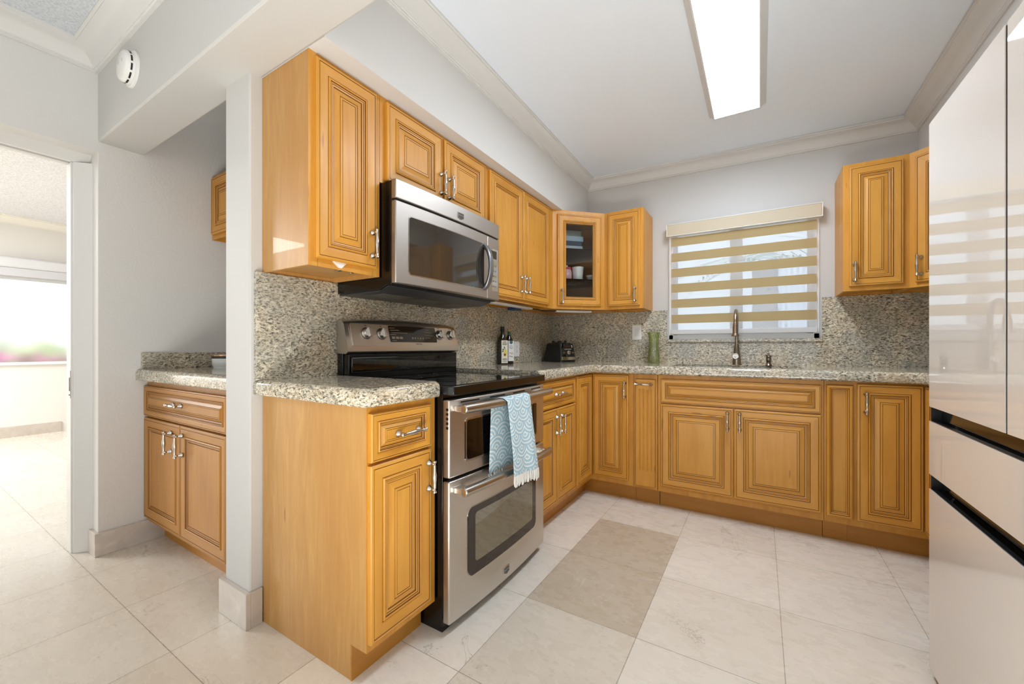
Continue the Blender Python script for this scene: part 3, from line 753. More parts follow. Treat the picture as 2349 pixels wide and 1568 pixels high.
# ------------------------------------------------------------------ granite
def edge_profile(c, b, q=0.06):
    t = c-b
    return [(-q, 0), (-0.007, 0), (-0.002, 0.003), (0.0, 0.010), (0.0, t-0.018), (-0.003, t-0.008), (-0.010, t-0.002), (-0.018, t), (-q, t)]
m = MB()
m.sweep(edge_profile(CT, CB, 0.021), [(0.0, -2.588, CB), (0.632, -2.588, CB), (0.650, -2.570, CB), (0.650, -2.262, CB), (0.636, -2.248, CB)])
m.prism([(0.0, -2.2485), (0.0, -2.571), (0.625, -2.571), (0.633, -2.563), (0.633, -2.268), (0.619, -2.2485)], CB+0.0005, CT-0.00005)
tag(m.build('countertop', GRANITE, smooth=50), 'short granite worktop piece on the end cabinet left of the range', 'countertop')
m = MB()
m.sweep(edge_profile(CT, CB), [(0.650, -1.485, CB), (0.650, -0.650, CB), (2.318, -0.650, CB), (2.318, -1.2, CB)])
m.box(0.0, 0.591, -1.485, -0.591, CB, CT); m.box(0.0, 1.14, -0.591, 0.0, CB, CT)
m.box(1.14, 1.86, -0.591, -0.53, CB, CT); m.box(1.14, 1.86, -0.155, 0.0, CB, CT); m.box(1.86, 2.97, -0.591, 0.0, CB, CT); m.box(2.377, 2.97, -1.2, -0.591, CB, CT)
tag(m.build('countertop', GRANITE, smooth=50), 'long L-shaped granite worktop holding the sink, from the range to the fridge', 'countertop')
NC = 0.942
m = MB(); m.sweep(edge_profile(NC, 0.882), [(-1.2195, -2.592, 0.882), (-0.195, -2.592, 0.882)]); m.box(-1.2195, -0.195, -2.533, -1.935, 0.882, NC)
tag(m.build('countertop', GRANITE, smooth=50), 'granite worktop of the nook cabinet behind the white post', 'countertop')
# splashbacks
m = MB(); m.box(0.0005, 0.021, -2.585, -0.0215, CT, 1.3505); tag(m.build('backsplash', GRANITE, bevel=0.0015), 'granite splashback slab on the wall behind the range', 'backsplash')
m = MB(); m.box(0.0, 1.020, -0.021, -0.0005, CT, 1.3505); m.box(1.020, 1.998, -0.021, -0.0005, CT, 1.098); m.box(1.998, 2.97, -0.021, -0.0005, CT, 1.3905)
tag(m.build('backsplash', GRANITE, smooth=0), 'granite splashback around the sink window', 'backsplash')
m = MB(); m.box(1.018, 2.0, -0.034, 0.03, 1.098, 1.1195); tag(m.build('window_sill', GRANITE, bevel=0.002), 'thin granite ledge under the sink window', 'sill')
m = MB(); m.box(-1.2195, -1.200, -2.570, -1.952, NC, 1.030); m.box(-1.2195, -0.195, -1.9515, -1.931, NC, 1.030)
tag(m.build('backsplash', GRANITE, bevel=0.0015), 'low granite upstand around the nook worktop', 'backsplash')

# sink
r = thing('sink', 'undermount stainless sink set in the granite below the window', 'sink', (1.50, -0.342, 0.70))
m = MB(); z1 = CB-0.70-0.001
m.add([(-0.37, -0.20, z1), (0.37, -0.20, z1), (0.37, 0.20, z1), (-0.37, 0.20, z1), (-0.35, -0.18, z1), (0.35, -0.18, z1), (0.35, 0.18, z1), (-0.35, 0.18, z1),
       (-0.33, -0.16, 0.002), (0.33, -0.16, 0.002), (0.33, 0.16, 0.002), (-0.33, 0.16, 0.002)],
      [(0, 1, 5, 4), (1, 2, 6, 5), (2, 3, 7, 6), (3, 0, 4, 7), (4, 5, 9, 8), (5, 6, 10, 9), (6, 7, 11, 10), (7, 4, 8, 11), (8, 9, 10, 11)])
m.build('basin', STEELV, r, smooth=0)
m = MB(); m.lathe([(0.045, 0.002), (0.045, 0.005), (0.03, 0.006)], (0, 0.02, 0), 'z', 20); m.build('drain', NICKEL, r)

# faucet and soap dispenser
r = thing('faucet', 'brushed nickel gooseneck pull-down faucet behind the sink', 'faucet', (1.507, -0.117, CT))
m = MB(); m.lathe([(0.030, 0), (0.030, 0.004), (0.027, 0.012), (0.0275, 0.030), (0.024, 0.060), (0.020, 0.085), (0.0175, 0.115), (0.0145, 0.14)], seg=28); m.build('base', DARKNICKEL, r)
m = MB(); ra = 0.090; pts = [(0, 0, 0.13), (0, 0, 0.20), (0, 0, 0.285)] + [(0, -ra+ra*math.cos(a), 0.285+ra*math.sin(a)) for a in [PI*k/16 for k in range(1, 16)]] + [(0, -2*ra, 0.285), (0, -2*ra, 0.275)]
m.tube(pts, 0.0118, 18); m.build('spout', DARKNICKEL, r, smooth=60)
m = MB(); m.lathe([(0.0125, 0.292), (0.0135, 0.290), (0.0135, 0.284), (0.0155, 0.280), (0.0165, 0.262), (0.0175, 0.225), (0.0185, 0.222), (0.0175, 0.219), (0.018, 0.215), (0.024, 0.204), (0.0245, 0.198), (0.020, 0.196)], (0, -2*ra, 0), seg=24)
m.box(-0.020, -0.016, -2*ra-0.004, -2*ra+0.004, 0.238, 0.256); m.build('spray_head', DARKNICKEL, r, smooth=60)
m = MB(); m.lathe([(0.019, -0.018), (0.0205, -0.034), (0.0215, -0.040), (0.0215, -0.044), (0.017, -0.046), (0.014, -0.0445), (0.006, -0.0465)], (-0.006, 0, 0.060), 'y', 24)
m.tube([(-0.003, -0.036, 0.075), (0.002, -0.040, 0.105), (0.007, -0.046, 0.142), (0.010, -0.050, 0.150)], [0.0045, 0.004, 0.0045, 0.005], 10); m.build('lever', NICKEL, r, smooth=60)
tag(MB().lathe([(0.021, 0), (0.021, 0.003), (0.014, 0.010), (0.013, 0.020), (0.0155, 0.030), (0.0165, 0.045), (0.015, 0.055), (0.018, 0.060), (0.021, 0.064), (0.0195, 0.069), (0.006, 0.070), (0.006, 0.078), (0.009, 0.079), (0.009, 0.082)], seg=24).build('air_gap', DARKNICKEL, smooth=60),
    'small nickel countertop fitting right of the faucet', 'fixture').location = (1.697, -0.150, CT)

# ------------------------------------------------------------------ microwave
r = thing('microwave', 'stainless over-the-range microwave with black sides above the range', 'microwave', (0, -2.243, 1.300), L)
def bow(x, w, a): return a*(1-(2*x/w-1)**2)
def bowed(mb, x0, x1, z0, z1, y, w, a, thick=0.01, n=16, m=0, round_=0.0):
    """a slab whose face follows the appliance's bowed front; local -y is outwards"""
    vs = []
    for k in range(n+1):
        x = x0+(x1-x0)*k/n; b = bow(x, w, a)
        for (yy, zz) in ((y-b, z0), (y-b, z1), (y+thick, z1), (y+thick, z0)): vs.append((x, yy, zz))
    fs = []
    for k in range(n):
        a0 = 4*k
        for j in range(4): fs.append((a0+j, a0+(j+1) % 4, a0+4+(j+1) % 4, a0+4+j))
    fs.append((0, 1, 2, 3)); fs.append((4*n+3, 4*n+2, 4*n+1, 4*n))
    mb.add(vs, fs, m); return mb
def bowed_round(mb, x0, x1, z0, z1, y, w, a, rad, thick=0.002, m=0, n=24):
    """rounded rectangle plate on the bowed front"""
    pts = []
    for (cx, cz, a0) in ((x1-rad, z0+rad, -PI/2), (x1-rad, z1-rad, 0), (x0+rad, z1-rad, PI/2), (x0+rad, z0+rad, PI)):
        for k in range(7): q = a0+PI/2*k/6; pts.append((cx+rad*math.cos(q), cz+rad*math.sin(q)))
    # slice the outline into vertical strips so the plate bends
    xs = sorted(set([x0+(x1-x0)*k/n for k in range(n+1)]+[p[0] for p in pts])); xs = [x for i, x in enumerate(xs) if i == 0 or x-xs[i-1] > 1e-5]
    def span(x):
        if x < x0+rad: t = x0+rad-x
        elif x > x1-rad: t = x-(x1-rad)
        else: t = 0
        h = rad-math.sqrt(max(0, rad*rad-t*t)); return z0+h, z1-h
    vs = []
    for x in xs:
        lo, hi = span(x); b = bow(x, w, a)
        vs += [(x, y-b-thick, lo), (x, y-b-thick, hi), (x, y-b+0.002, hi), (x, y-b+0.002, lo)]
    fs = []
    for k in range(len(xs)-1):
        for j in range(4): fs.append((4*k+j, 4*k+(j+1) % 4, 4*k+4+(j+1) % 4, 4*k+4+j))
    mb.add(vs, fs, m); return mb
MW = 0.757
m = MB(); m.prism([(-0.022, 0.0), (-0.30, 0.0), (-0.345, 0.018), (-0.372, 0.018), (-0.372, 0.442), (-0.022, 0.442)], 0.002, MW-0.002, 'x'); m.build('case', BLACK, r, bevel=0.002)
m = MB(); m.prism([(-0.025, -0.006), (-0.285, -0.006), (-0.345, 0.012), (-0.345, 0.0175), (-0.30, -0.0005), (-0.025, -0.0005)], 0.01, MW-0.01, 'x'); m.build('underside_tray', plain('grey_tray', (52, 53, 56), 0.35), r)
for x0 in (0.06, 0.30, 0.54):
    m = MB(); m.box(x0, x0+0.17, -0.26, -0.14, -0.0075, -0.0062); m.build('grease_filter', plain('filter_mesh', (120, 118, 112), 0.5, metal=0.6), r)
AB = 0.014
m = MB(); bowed(m, 0.0, MW, 0.366, 0.444, -0.398, MW, AB, 0.025); m.build('vent_panel', STEELMW, r, bevel=0.003)
m = MB(); bowed(m, 0.0, 0.630, 0.022, 0.358, -0.398, MW, AB, 0.025); dr = m.build('door', STEELMW, r, bevel=0.004)
m = MB(); bowed(m, 0.632, MW, 0.022, 0.358, -0.398, MW, AB, 0.025); m.build('control_column', STEELMW, r, bevel=0.004)
m = MB(); bowed(m, 0.003, MW-0.003, 0.358, 0.366, -0.388, MW, AB, 0.015); m.build('seam', BLACKMAT, r)
m = MB(); bowed_round(m, 0.066, 0.592, 0.062, 0.309, -0.398, MW, AB, 0.014, 0.0012); m.build('window_rim', STEELV, dr)
m = MB(); bowed_round(m, 0.070, 0.588, 0.066, 0.305, -0.398, MW, AB, 0.012, 0.0022); m.build('window_glass', MWGLASS, dr)
m = MB()
yy = -0.398-bow(0.575, MW, AB)
pz = [(0.062, 0), (0.068, -0.022), (0.10, -0.036), (0.185, -0.046), (0.27, -0.036), (0.302, -0.022), (0.308, 0)]
m2 = []
for z, d in pz: m2.append((0.600, yy+d-0.003, z))
outer = [(yy+0.001, 0.060)]+[(yy-0.050*math.sin(PI*t)**0.55, 0.062+0.246*t) for t in [k/16 for k in range(1, 16)]]+[(yy+0.001, 0.310)]
inner = [(yy+0.001, 0.284)]+[(yy-0.034*math.sin(PI*t)**0.6, 0.086+0.198*t) for t in [k/14 for k in range(13, 0, -1)]]+[(yy+0.001, 0.086)]
m.prism(outer+inner, 0.586, 0.618, 'x')
m.build('handle', STEELDARK, dr, smooth=60, bevel=0.006, seg=3)
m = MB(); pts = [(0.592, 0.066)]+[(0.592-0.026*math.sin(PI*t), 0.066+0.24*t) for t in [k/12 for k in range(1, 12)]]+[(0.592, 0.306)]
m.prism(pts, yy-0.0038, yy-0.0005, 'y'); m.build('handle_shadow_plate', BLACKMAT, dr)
m = MB(); yc = -0.398-bow(0.70, MW, AB)
m.box(0.655, 0.738, yc-0.0012, yc+0.004, 0.066, 0.300); cp = m.build('key_panel', plain('mirror_panel', (200, 196, 190), 0.12, metal=0.9), r, bevel=0.002)
m = MB(); m.box(0.664, 0.722, yc-0.0022, yc-0.0010, 0.245, 0.288); m.build('display', DISPLAY, cp)
kg = plain('key_grey', (120, 116, 112), 0.5)
for i in range(3):
    for j in range(5): m = MB(); m.box(0.664+i*0.021, 0.664+i*0.021+0.013, yc-0.0018, yc-0.0010, 0.09+j*0.028, 0.098+j*0.028); m.build('key', kg, cp)
def badge(parent, x, y, z, w, h, m_edge, tilt=0.0):
    m = MB(); pts = [(x-w/2, z+h/2), (x+w/2, z+h/2), (x+w/2, z-h*0.22), (x, z-h/2), (x-w/2, z-h*0.22)]
    m.prism(pts, y-0.003, y, 'y'); b = m.build('badge', m_edge, parent, bevel=0.0006)
    q = 0.86; pts = [(x+(a-x)*q, z+(c-z)*q) for a, c in pts]
    m = MB(); m.prism(pts, y-0.0036, y-0.0028, 'y'); m.build('badge_field', plain('badge_dark', (70, 66, 62), 0.3), b)
    text_mesh('badge_letters', 'MAYTAG', w*0.21, NICKEL, b, (x, y-0.0038, z+h*0.1), (PI/2, 0, 0))
    return b
badge(r, 0.397, -0.398-bow(0.397, MW, AB), 0.394, 0.046, 0.034, NICKEL)

# ------------------------------------------------------------------ range
r = thing('range', 'freestanding double-oven stainless and black electric range', 'stove', (0, -2.243, 0), L)
RW = 0.757
m = MB(); m.box(0.004, RW-0.004, -0.642, -0.03, 0.02, 0.896); m.build('body', BLACK, r, bevel=0.002)
m = MB(); m.prism([(0.006, -0.018), (RW-0.006, -0.018), (RW-0.006, -0.64), (0.006, -0.64)][::-1], 0.0, 0.02)
m.build('plinth', BLACKMAT, r)
m = MB(); q = 0.012
m.prism([(0.0, -0.03), (0.0, -0.672), (q, -0.692), (RW-q, -0.692), (RW, -0.672), (RW, -0.03)], 0.884, 0.918); m.build('cooktop_frame', BLACK, r, bevel=0.003)
m = MB(); m.box(0.02, RW-0.02, -0.67, -0.11, 0.9176, 0.9195)
ck = m.build('glass_top', BLACKGLASS, r, smooth=0)
ring = plain('burner_mark', (46, 46, 48), 0.3)
for (x, y, rad) in ((0.2, -0.50, 0.11), (0.55, -0.50, 0.09), (0.2, -0.24, 0.08), (0.55, -0.24, 0.11), (0.375, -0.22, 0.05)):
    m = MB(); m.lathe([(rad-0.002, 0.9195), (rad-0.002, 0.9198), (rad, 0.9198), (rad, 0.9195)], (x, y, 0), 'z', 40, caps=False); m.build('burner_ring', ring, ck)
# back guard
m = MB(); m.box(0.006, RW-0.006, -0.095, -0.022, 0.918, 1.03); m.box(0.0, 0.012, -0.060, -0.022, 0.918, 1.18); m.box(RW-0.012, RW, -0.060, -0.022, 0.918, 1.18); m.build('back_guard', BLACK, r, bevel=0.003)
m = MB(); m.box(0.016, RW-0.016, -0.104, -0.094, 0.945, 1.016); m.build('back_guard_plate', BLACKGLASS, r, bevel=0.004)
# steel console with an arched top, tilted back
m = MB(); n = 24; vs = []
for k in range(n+1):
    x = -0.004+(RW+0.008)*k/n; t = 2*k/n-1; top = 1.183+0.016*(1-t*t); e = 0.0
    yf0, yf1 = -0.104-0.006*(1-t*t), -0.072-0.006*(1-t*t)
    vs += [(x, yf0+0.016, 1.032), (x, yf0, 1.042), (x, yf0, 1.058), (x, yf1, top-0.016), (x, yf1+0.014, top-0.002), (x, yf1+0.032, top), (x, -0.024, top-0.004), (x, -0.024, 1.034)]
fs = []
for k in range(n):
    for j in range(8): fs.append((8*k+j, 8*k+(j+1) % 8, 8*k+8+(j+1) % 8, 8*k+8+j))
fs.append(tuple(range(8))); fs.append(tuple(range(8*n, 8*n+8))[::-1])
m.add(vs, fs); cons = m.build('control_console', STEEL, r, smooth=50)
def cy(z): # console face depth at height z near the middle
    t = (z-1.058)/(1.183-1.058); return -0.1085+0.032*t
tl = math.atan2(0.032, 0.125)
def onface(mb, x, z, d=0.0):
    return Matrix.Translation((x, cy(z)-d, z)) @ Matrix.Rotation(-tl, 4, 'X')
def plate(w, h, d0, d1, rad=0.006):
    mb = MB(); pts = []
    for (cx, cz, a0) in ((w/2-rad, -h/2+rad, -PI/2), (w/2-rad, h/2-rad, 0), (-w/2+rad, h/2-rad, PI/2), (-w/2+rad, -h/2+rad, PI)):
        for k in range(5): qn = a0+PI/2*k/4; pts.append((cx+rad*math.cos(qn), cz+rad*math.sin(qn)))
    mb.prism(pts, -d1, -d0, 'y'); return mb
plate(0.690, 0.106, -0.004, 0.0010).rot(onface(None, RW/2-0.012, 1.119)).build('control_plate', STEEL, cons)
plate(0.335, 0.084, 0.000, 0.0022, 0.005).rot(onface(None, 0.405, 1.127)).build('display', DISPLAY, cons)
mk = plain('panel_print', (176, 160, 138), 0.5); mkd = plain('panel_print_dark', (58, 54, 50), 0.5)
mb = MB()
for (x, z, w) in [(-0.145, 0.030, 0.035), (-0.13, 0.019, 0.06), (-0.145, -0.004, 0.04), (-0.10, 0.006, 0.11), (0.105, 0.028, 0.03), (0.10, 0.014, 0.05), (0.115, -0.004, 0.07), (0.10, -0.018, 0.04), (-0.14, -0.034, 0.03)]:
    mb.box(x-w/2, x+w/2, -0.0026, -0.0021, z-0.0012, z+0.0012)
for k in range(3): mb.box(-0.155+k*0.026, -0.135+k*0.026, -0.0026, -0.0021, -0.026, -0.014)
for k in range(5): mb.lathe([(0.0055, -0.0026), (0.0055, -0.0021)], (-0.015+k*0.019, 0, -0.020), 'y', 10)
mb.rot(onface(None, 0.405, 1.127)).build('display_marks', mk, cons)
o = text_mesh('maker_letters', 'MAYTAG', 0.011, mkd, cons, (0.43, cy(1.077)-0.0016, 1.077), (PI/2-tl, 0, 0))
for (x, z) in ((0.103, 1.126), (0.191, 1.125), (0.601, 1.129), (0.696, 1.130)):
    mb = MB(); mb.lathe([(0.0275, 0.0), (0.0275, -0.003), (0.0235, -0.005), (0.0225, -0.016), (0.020, -0.020)], (0, 0, 0), 'y', 28); mb.lathe([(0.0285, 0.0), (0.0285, -0.0015)], (0, 0, 0), 'y', 28, 1)
    mb.prism([(-0.0075, -0.022), (0.0075, -0.022), (0.0075, 0.022), (-0.0075, 0.022)], -0.032, -0.018, 'y')
    mb.rot(onface(None, x, z, 0.001)).build('knob', [NICKEL, BLACKMAT], cons, bevel=0.0015)
    mb = MB(); mb.box(-0.005, 0.005, -0.0016, -0.001, 0.036, 0.039); mb.rot(onface(None, x, z)).build('knob_mark', mkd, cons)
# oven doors
AR = 0.018
def oven_door(z0, z1, yf):
    mb = MB(); bowed(mb, 0.0, RW, z0, z1, yf, RW, AR, 0.032, 20); return mb.build('oven_door', STEEL, r, bevel=0.006, seg=3)
du = oven_door(0.578, 0.868, -0.678); dl = oven_door(0.040, 0.566, -0.678)
mb = MB(); bowed_round(mb, 0.085, 0.660, 0.622, 0.790, -0.678, RW, AR, 0.012, 0.0035); mb.build('window_bezel', STEELV, du)
mb = MB(); bowed_round(mb, 0.092, 0.653, 0.630, 0.782, -0.678, RW, AR, 0.010, 0.0044); mb.build('window_glass', BLACKGLASS, du)
mb = MB(); bowed_round(mb, 0.098, 0.650, 0.168, 0.440, -0.678, RW, AR, 0.030, 0.0015); mb.build('window_rim', STEELV, dl)
mb = MB(); bowed_round(mb, 0.101, 0.647, 0.171, 0.437, -0.678, RW, AR, 0.028, 0.0028); fr_ = mb.build('window_border', OVENFRAME, dl)
mb = MB(); bowed_round(mb, 0.140, 0.606, 0.218, 0.412, -0.678, RW, AR, 0.016, 0.0038); mb.build('window_glass', OVENGLASS, fr_)
for k in range(5):
    mb = MB(); mb.box(-0.0012, 0.004, -0.674, -0.664, 0.760+k*0.017, 0.769+k*0.017); mb.build('side_vent', BLACKMAT, du)
for x0 in (0.06, 0.24, 0.42, 0.60):
    mb = MB(); bowed(mb, x0, x0+0.11, 0.852, 0.858, -0.6785, RW, AR, 0.004, 4); mb.build('vent_slot', BLACKMAT, du)
def oven_handle(z, parent):
    n = 20; x0, x1 = 0.022, RW-0.022; mb = MB(); pts = []
    for k in range(n+1):
        x = x0+(x1-x0)*k/n; pts.append((x, -0.724-bow(x, RW, 0.022), z))
    mb.tube(pts, 0.0175, 16)
    h = mb.build('handle', STEELV, parent, smooth=60, bevel=0.004)
    for x in (0.045, RW-0.045):
        mb = MB(); b = bow(x, RW, AR); mb.box(x-0.022, x+0.022, -0.726-b, -0.676-b, z-0.013, z+0.011); mb.build('handle_post', STEEL, h, bevel=0.004)
oven_handle(0.836, du); oven_handle(0.532, dl)
badge(dl, 0.362, -0.678-bow(0.362, RW, AR), 0.082, 0.046, 0.034, NICKEL)

# towel over the upper handle
r = thing('dish_towel', 'light blue scallop-patterned dish towel with white fringe over the upper oven handle', 'towel', (0.76, -1.86, 0.46))
BX, BZ = 0.7455, 0.836   # bar centre on average where the towel hangs
mb = MB(); NU, path = 22, []
for k in range(15): path.append(('b', k/14))
for k in range(1, 9): path.append(('o', k/9))
for k in range(19): path.append(('f', k/18))
rows = []; dist = 0; uvs = []
for (typ, t) in path:
    row = []
    for i in range(NU+1):
        u = i/NU
        if typ == 'b':
            z = 0.545+(BZ-0.545)*t; ya, yb = -2.035+0.0*t, -1.800; off = -0.0215-0.012*(1-t)
        elif typ == 'o':
            a = PI-PI*t; z = BZ+0.0205*math.sin(a); off = 0.0205*math.cos(a); ya = -2.035+0.055*t; yb = -1.80+0.012*t
        else:
            z = BZ-(BZ-0.512)*t; off = 0.0205+0.010*t; ya = -1.980+0.022*min(1, t*1.4)-0.0*t; yb = -1.788+0.066*t; z += 0.018*(1-u)*t*0+(-0.022*u*t+0.012*t)
        y = ya+(yb-ya)*u
        wv = 0.006*math.sin(u*9.0+0.6)+0.003*math.sin(u*17+t*2.0)
        hb = bow(y+2.243, RW, 0.022)
        amp = (0.25 if typ == 'o' else 0.25+0.9*(t if typ == 'f' else 1-t))
        x = 0.724+hb+off+wv*amp*(1 if typ == 'f' else 0.4)
        row.append((x-0.76, y+1.86, z-0.46))
    rows.append(row)
vs = [p for rw in rows for p in rw]; fs = []
for j in range(len(rows)-1):
    for i in range(NU): k = j*(NU+1)+i; fs.append((k, k+1, k+NU+2, k+NU+1))
mb.add(vs, fs); tw = mb.build('cloth', TOWEL, r, smooth=80)
uvl = tw.data.uv_layers.new(name='UVMap')
acc = [0.0]
for j in range(1, len(rows)): acc.append(acc[-1]+(Vector(rows[j][8])-Vector(rows[j-1][8])).length)
for lp in tw.data.loops:
    j, i = divmod(lp.vertex_index, NU+1); uvl.data[lp.index].uv = (i/NU*0.225, acc[j])
so = tw.modifiers.new('thickness', 'SOLIDIFY'); so.thickness = 0.003; so.offset = 0
ss = tw.modifiers.new('soften', 'SUBSURF'); ss.levels = 1; ss.render_levels = 1
mb = MB(); rnd = random.Random(3)
for i in range(26):
    u = (i+0.5)/26; a = rows[-1][min(NU, int(u*NU))]; b = rows[-1][min(NU, int(u*NU)+1)]; f_ = u*NU-int(u*NU)
    p = [a[q]+(b[q]-a[q])*f_ for q in range(3)]; l = rnd.uniform(0.036, 0.048); dy = rnd.uniform(-0.004, 0.004)
    mb.tube([(p[0], p[1], p[2]+0.003), (p[0]+rnd.uniform(-.002, .003), p[1]+dy*0.5, p[2]-l*0.5), (p[0]+rnd.uniform(-.003, .004), p[1]+dy, p[2]-l)], [0.0032, 0.0042, 0.0026], 7)
mb.build('fringe', FRINGE, r, smooth=60); mb = MB()
for i in range(8):
    p = rows[0][int((i+0.5)/18*NU)]; l = rnd.uniform(0.02, 0.03)
    mb.tube([(p[0], p[1], p[2]+0.002), (p[0]+0.006, p[1], p[2]-l)], [0.003, 0.0035], 6)
mb.build('fringe', FRINGE, r, smooth=60)

# ------------------------------------------------------------------ refrigerator (face looks to -x)
r = thing('refrigerator', 'tall beige glass-panel refrigerator with two upper doors and two drawers', 'refrigerator', (2.115, -2.515, 0), -L)
# local: x runs to -y from y=-2.515?  (rz=-90: local x -> -y), so use negative local x for +y
FX0, FX1 = -0.959, 0.0
m = MB(); m.box(FX0+0.004, FX1-0.004, 0.075, 0.80, 0.03, 1.765); m.build('cabinet_body', FRIDGESIDE, r, bevel=0.004)
sp = -0.478
def fdoor(name, a, b, z0, z1):
    mb = MB(); mb.box(a, b, 0.0022, 0.070, z0, z1); o = mb.build(name, plain('door_edge', (46, 46, 47), 0.3), r, bevel=0.002)
    mb = MB(); mb.box(a, b, 0.0, 0.0020, z0, z1); mb.build('glass_panel', FRIDGEGLASS, o)
    return o
fdoor('door', FX0, sp-0.006, 0.871, 1.785); fdoor('door', sp+0.006, FX1, 0.871, 1.785)
d1_ = fdoor('drawer', FX0, FX1, 0.653, 0.824); d2_ = fdoor('drawer', FX0, FX1, 0.030, 0.605)
for (z0, z1, par) in ((0.824, 0.871, d1_), (0.605, 0.653, d2_)):
    mb = MB(); mb.prism([(0.012, z0+0.0005), (0.016, z0+0.0005), (0.026, z0+0.006), (0.030, z1-0.004), (0.0745, z1-0.004), (0.0745, z0-0.006), (0.012, z0-0.006)], FX0+0.004, FX1-0.004, 'x')
    mb.build('grip_recess', plain('piano_black', (12, 11, 11), 0.08), par)
    for (xa, xb) in ((FX0+0.001, FX0+0.006), (FX1-0.006, FX1-0.001)):
        mb = MB(); mb.box(xa, xb, 0.004, 0.0745, z0-0.004, z1-0.003); mb.build('grip_end', BLACKMAT, par)
    mb = MB(); mb.box(FX0+0.01, FX1-0.01, 0.002, 0.013, z0-0.001, z0+0.0025); mb.build('grip_edge', plain('edge_trim', (60, 62, 66), 0.2, metal=0.8), par)
for x in (FX0+0.05, FX1-0.05):
    mb = MB(); mb.lathe([(0.02, 0), (0.02, 0.032)], (x, 0.11, 0), 'z', 14); mb.build('foot', BLACKMAT, r)

# ------------------------------------------------------------------ ceiling light, smoke detector
r = thing('ceiling_light', 'long rectangular white fluorescent light box on the kitchen ceiling', 'light', (1.530, -1.24, 2.440))
ht = zc(1.530)-2.440-0.001
m = MB(); hx, hy = 0.150, 0.622
vs = [(-hx, -hy, ht), (hx, -hy, ht), (hx, hy, ht), (-hx, hy, ht), (-hx+0.026, -hy+0.040, 0.004), (hx-0.026, -hy+0.040, 0.004), (hx-0.026, hy-0.040, 0.004), (-hx+0.026, hy-0.040, 0.004)]
m.add(vs, [(0, 1, 2, 3), (0, 4, 5, 1), (1, 5, 6, 2), (2, 6, 7, 3), (3, 7, 4, 0), (7, 6, 5, 4)]); m.build('housing', TRIM, r, smooth=0)
m = MB(); a, b = 0.123, 0.580; c_, d_ = 0.115, 0.571
for (x0, x1, y0, y1) in ((-a, a, -b, -d_), (-a, a, d_, b), (-a, -c_, -d_, d_), (c_, a, -d_, d_)): m.box(x0, x1, y0, y1, -0.006, 0.004)
m.build('frame', TRIM, r, bevel=0.001)
m = MB(); m.box(-c_, c_, -d_, d_, -0.003, 0.003); m.build('diffuser', DIFFUSER, r, smooth=0)

r = thing('smoke_detector', 'round white smoke detector on the beam above the nook', 'smoke detector', (-0.715, -2.737, 2.288))
m = MB(); m.lathe([(0.078, -0.0005), (0.078, -0.008), (0.074, -0.011), (0.068, -0.012)], (0, 0, 0), 'y', 40); m.build('base', WHITE, r)
m = MB(); m.lathe([(0.066, -0.012), (0.0665, -0.020), (0.066, -0.028), (0.063, -0.038), (0.057, -0.043), (0.020, -0.0455)], (0, 0, 0), 'y', 40); m.build('cover', WHITE, r, smooth=50)
for k in range(11):
    m = MB(); a0 = 2*PI*k/11+0.05; a1 = a0+0.42; pts = []
    for j in range(5): q = a0+(a1-a0)*j/4; pts.append((0.0672*math.cos(q), 0.0672*math.sin(q)))
    for j in range(4, -1, -1): q = a0+(a1-a0)*j/4; pts.append((0.064*math.cos(q), 0.064*math.sin(q)))
    m.prism(pts, -0.0265, -0.0205, 'y'); m.build('vent_slot', BLACKMAT, r)
m = MB(); m.lathe([(0.012, -0.043), (0.012, -0.047)], (-0.018, 0, 0.015), 'y', 18); m.box(0.018, 0.030, -0.0455, -0.0440, 0.004, 0.018); m.build('test_button', plain('button_grey', (210, 209, 206), 0.4), r)

# ------------------------------------------------------------------ small things on the worktop
def square_bottle(label, x, y, w, h, cap, cap_mat, glass_mat, lab, extra):
    r = thing('bottle', label, 'bottle', (x, y, CT), math.radians(66), None)
    m = MB(); prof = [(w/2*0.94, 0.0, 5), (w/2, 0.004, 5), (w/2, h*0.60, 5), (w/2*0.97, h*0.66, 4), (w/2*0.80, h*0.73, 3), (w/2*0.55, h*0.785, 2.2), (w/2*0.44, h*0.83, 2), (w/2*0.42, h*0.93, 2)]
    seg = 32; vs = []
    for (rad, z, e) in prof:
        for k in range(seg):
            a = 2*PI*k/seg+PI/seg; c, s_ = math.cos(a), math.sin(a)
            d = (abs(c)**e+abs(s_)**e)**(-1.0/e)
            vs.append((rad*c*d, rad*s_*d, z))
    fs = [(i*seg+k, i*seg+(k+1) % seg, (i+1)*seg+(k+1) % seg, (i+1)*seg+k) for i in range(len(prof)-1) for k in range(seg)]
    fs.append(tuple(range(seg))[::-1]); n = (len(prof)-1)*seg; fs.append(tuple(range(n, n+seg))); m.add(vs, fs)
    m.build('bottle_glass', glass_mat, r, smooth=50)
    m = MB(); m.lathe(cap, (0, 0, 0), 'z', 20); m.build('cap', cap_mat, r)
    if h < 0.26:
        m = MB(); m.lathe([(w/2*0.46, 0.205), (w/2*0.47, 0.206), (w/2*0.47, 0.238), (w/2*0.44, 0.240)], (0, 0, 0), 'z', 20); m.build('neck_band', plain('green_foil', (46, 92, 66), 0.4), r)
    z0, z1, lm = lab
    m = MB(); m.box(-w*0.46, w*0.46, -w/2-0.0009, -w/2+0.0005, z0, z1); lb = m.build('label', lm, r)
    extra(lb, -w/2-0.0009, w, z0, z1)
    return r
DG = plain('dark_olive_glass', (26, 26, 10), 0.06, spec=0.7)
DB = plain('dark_brown_glass', (18, 10, 8), 0.06, spec=0.7)
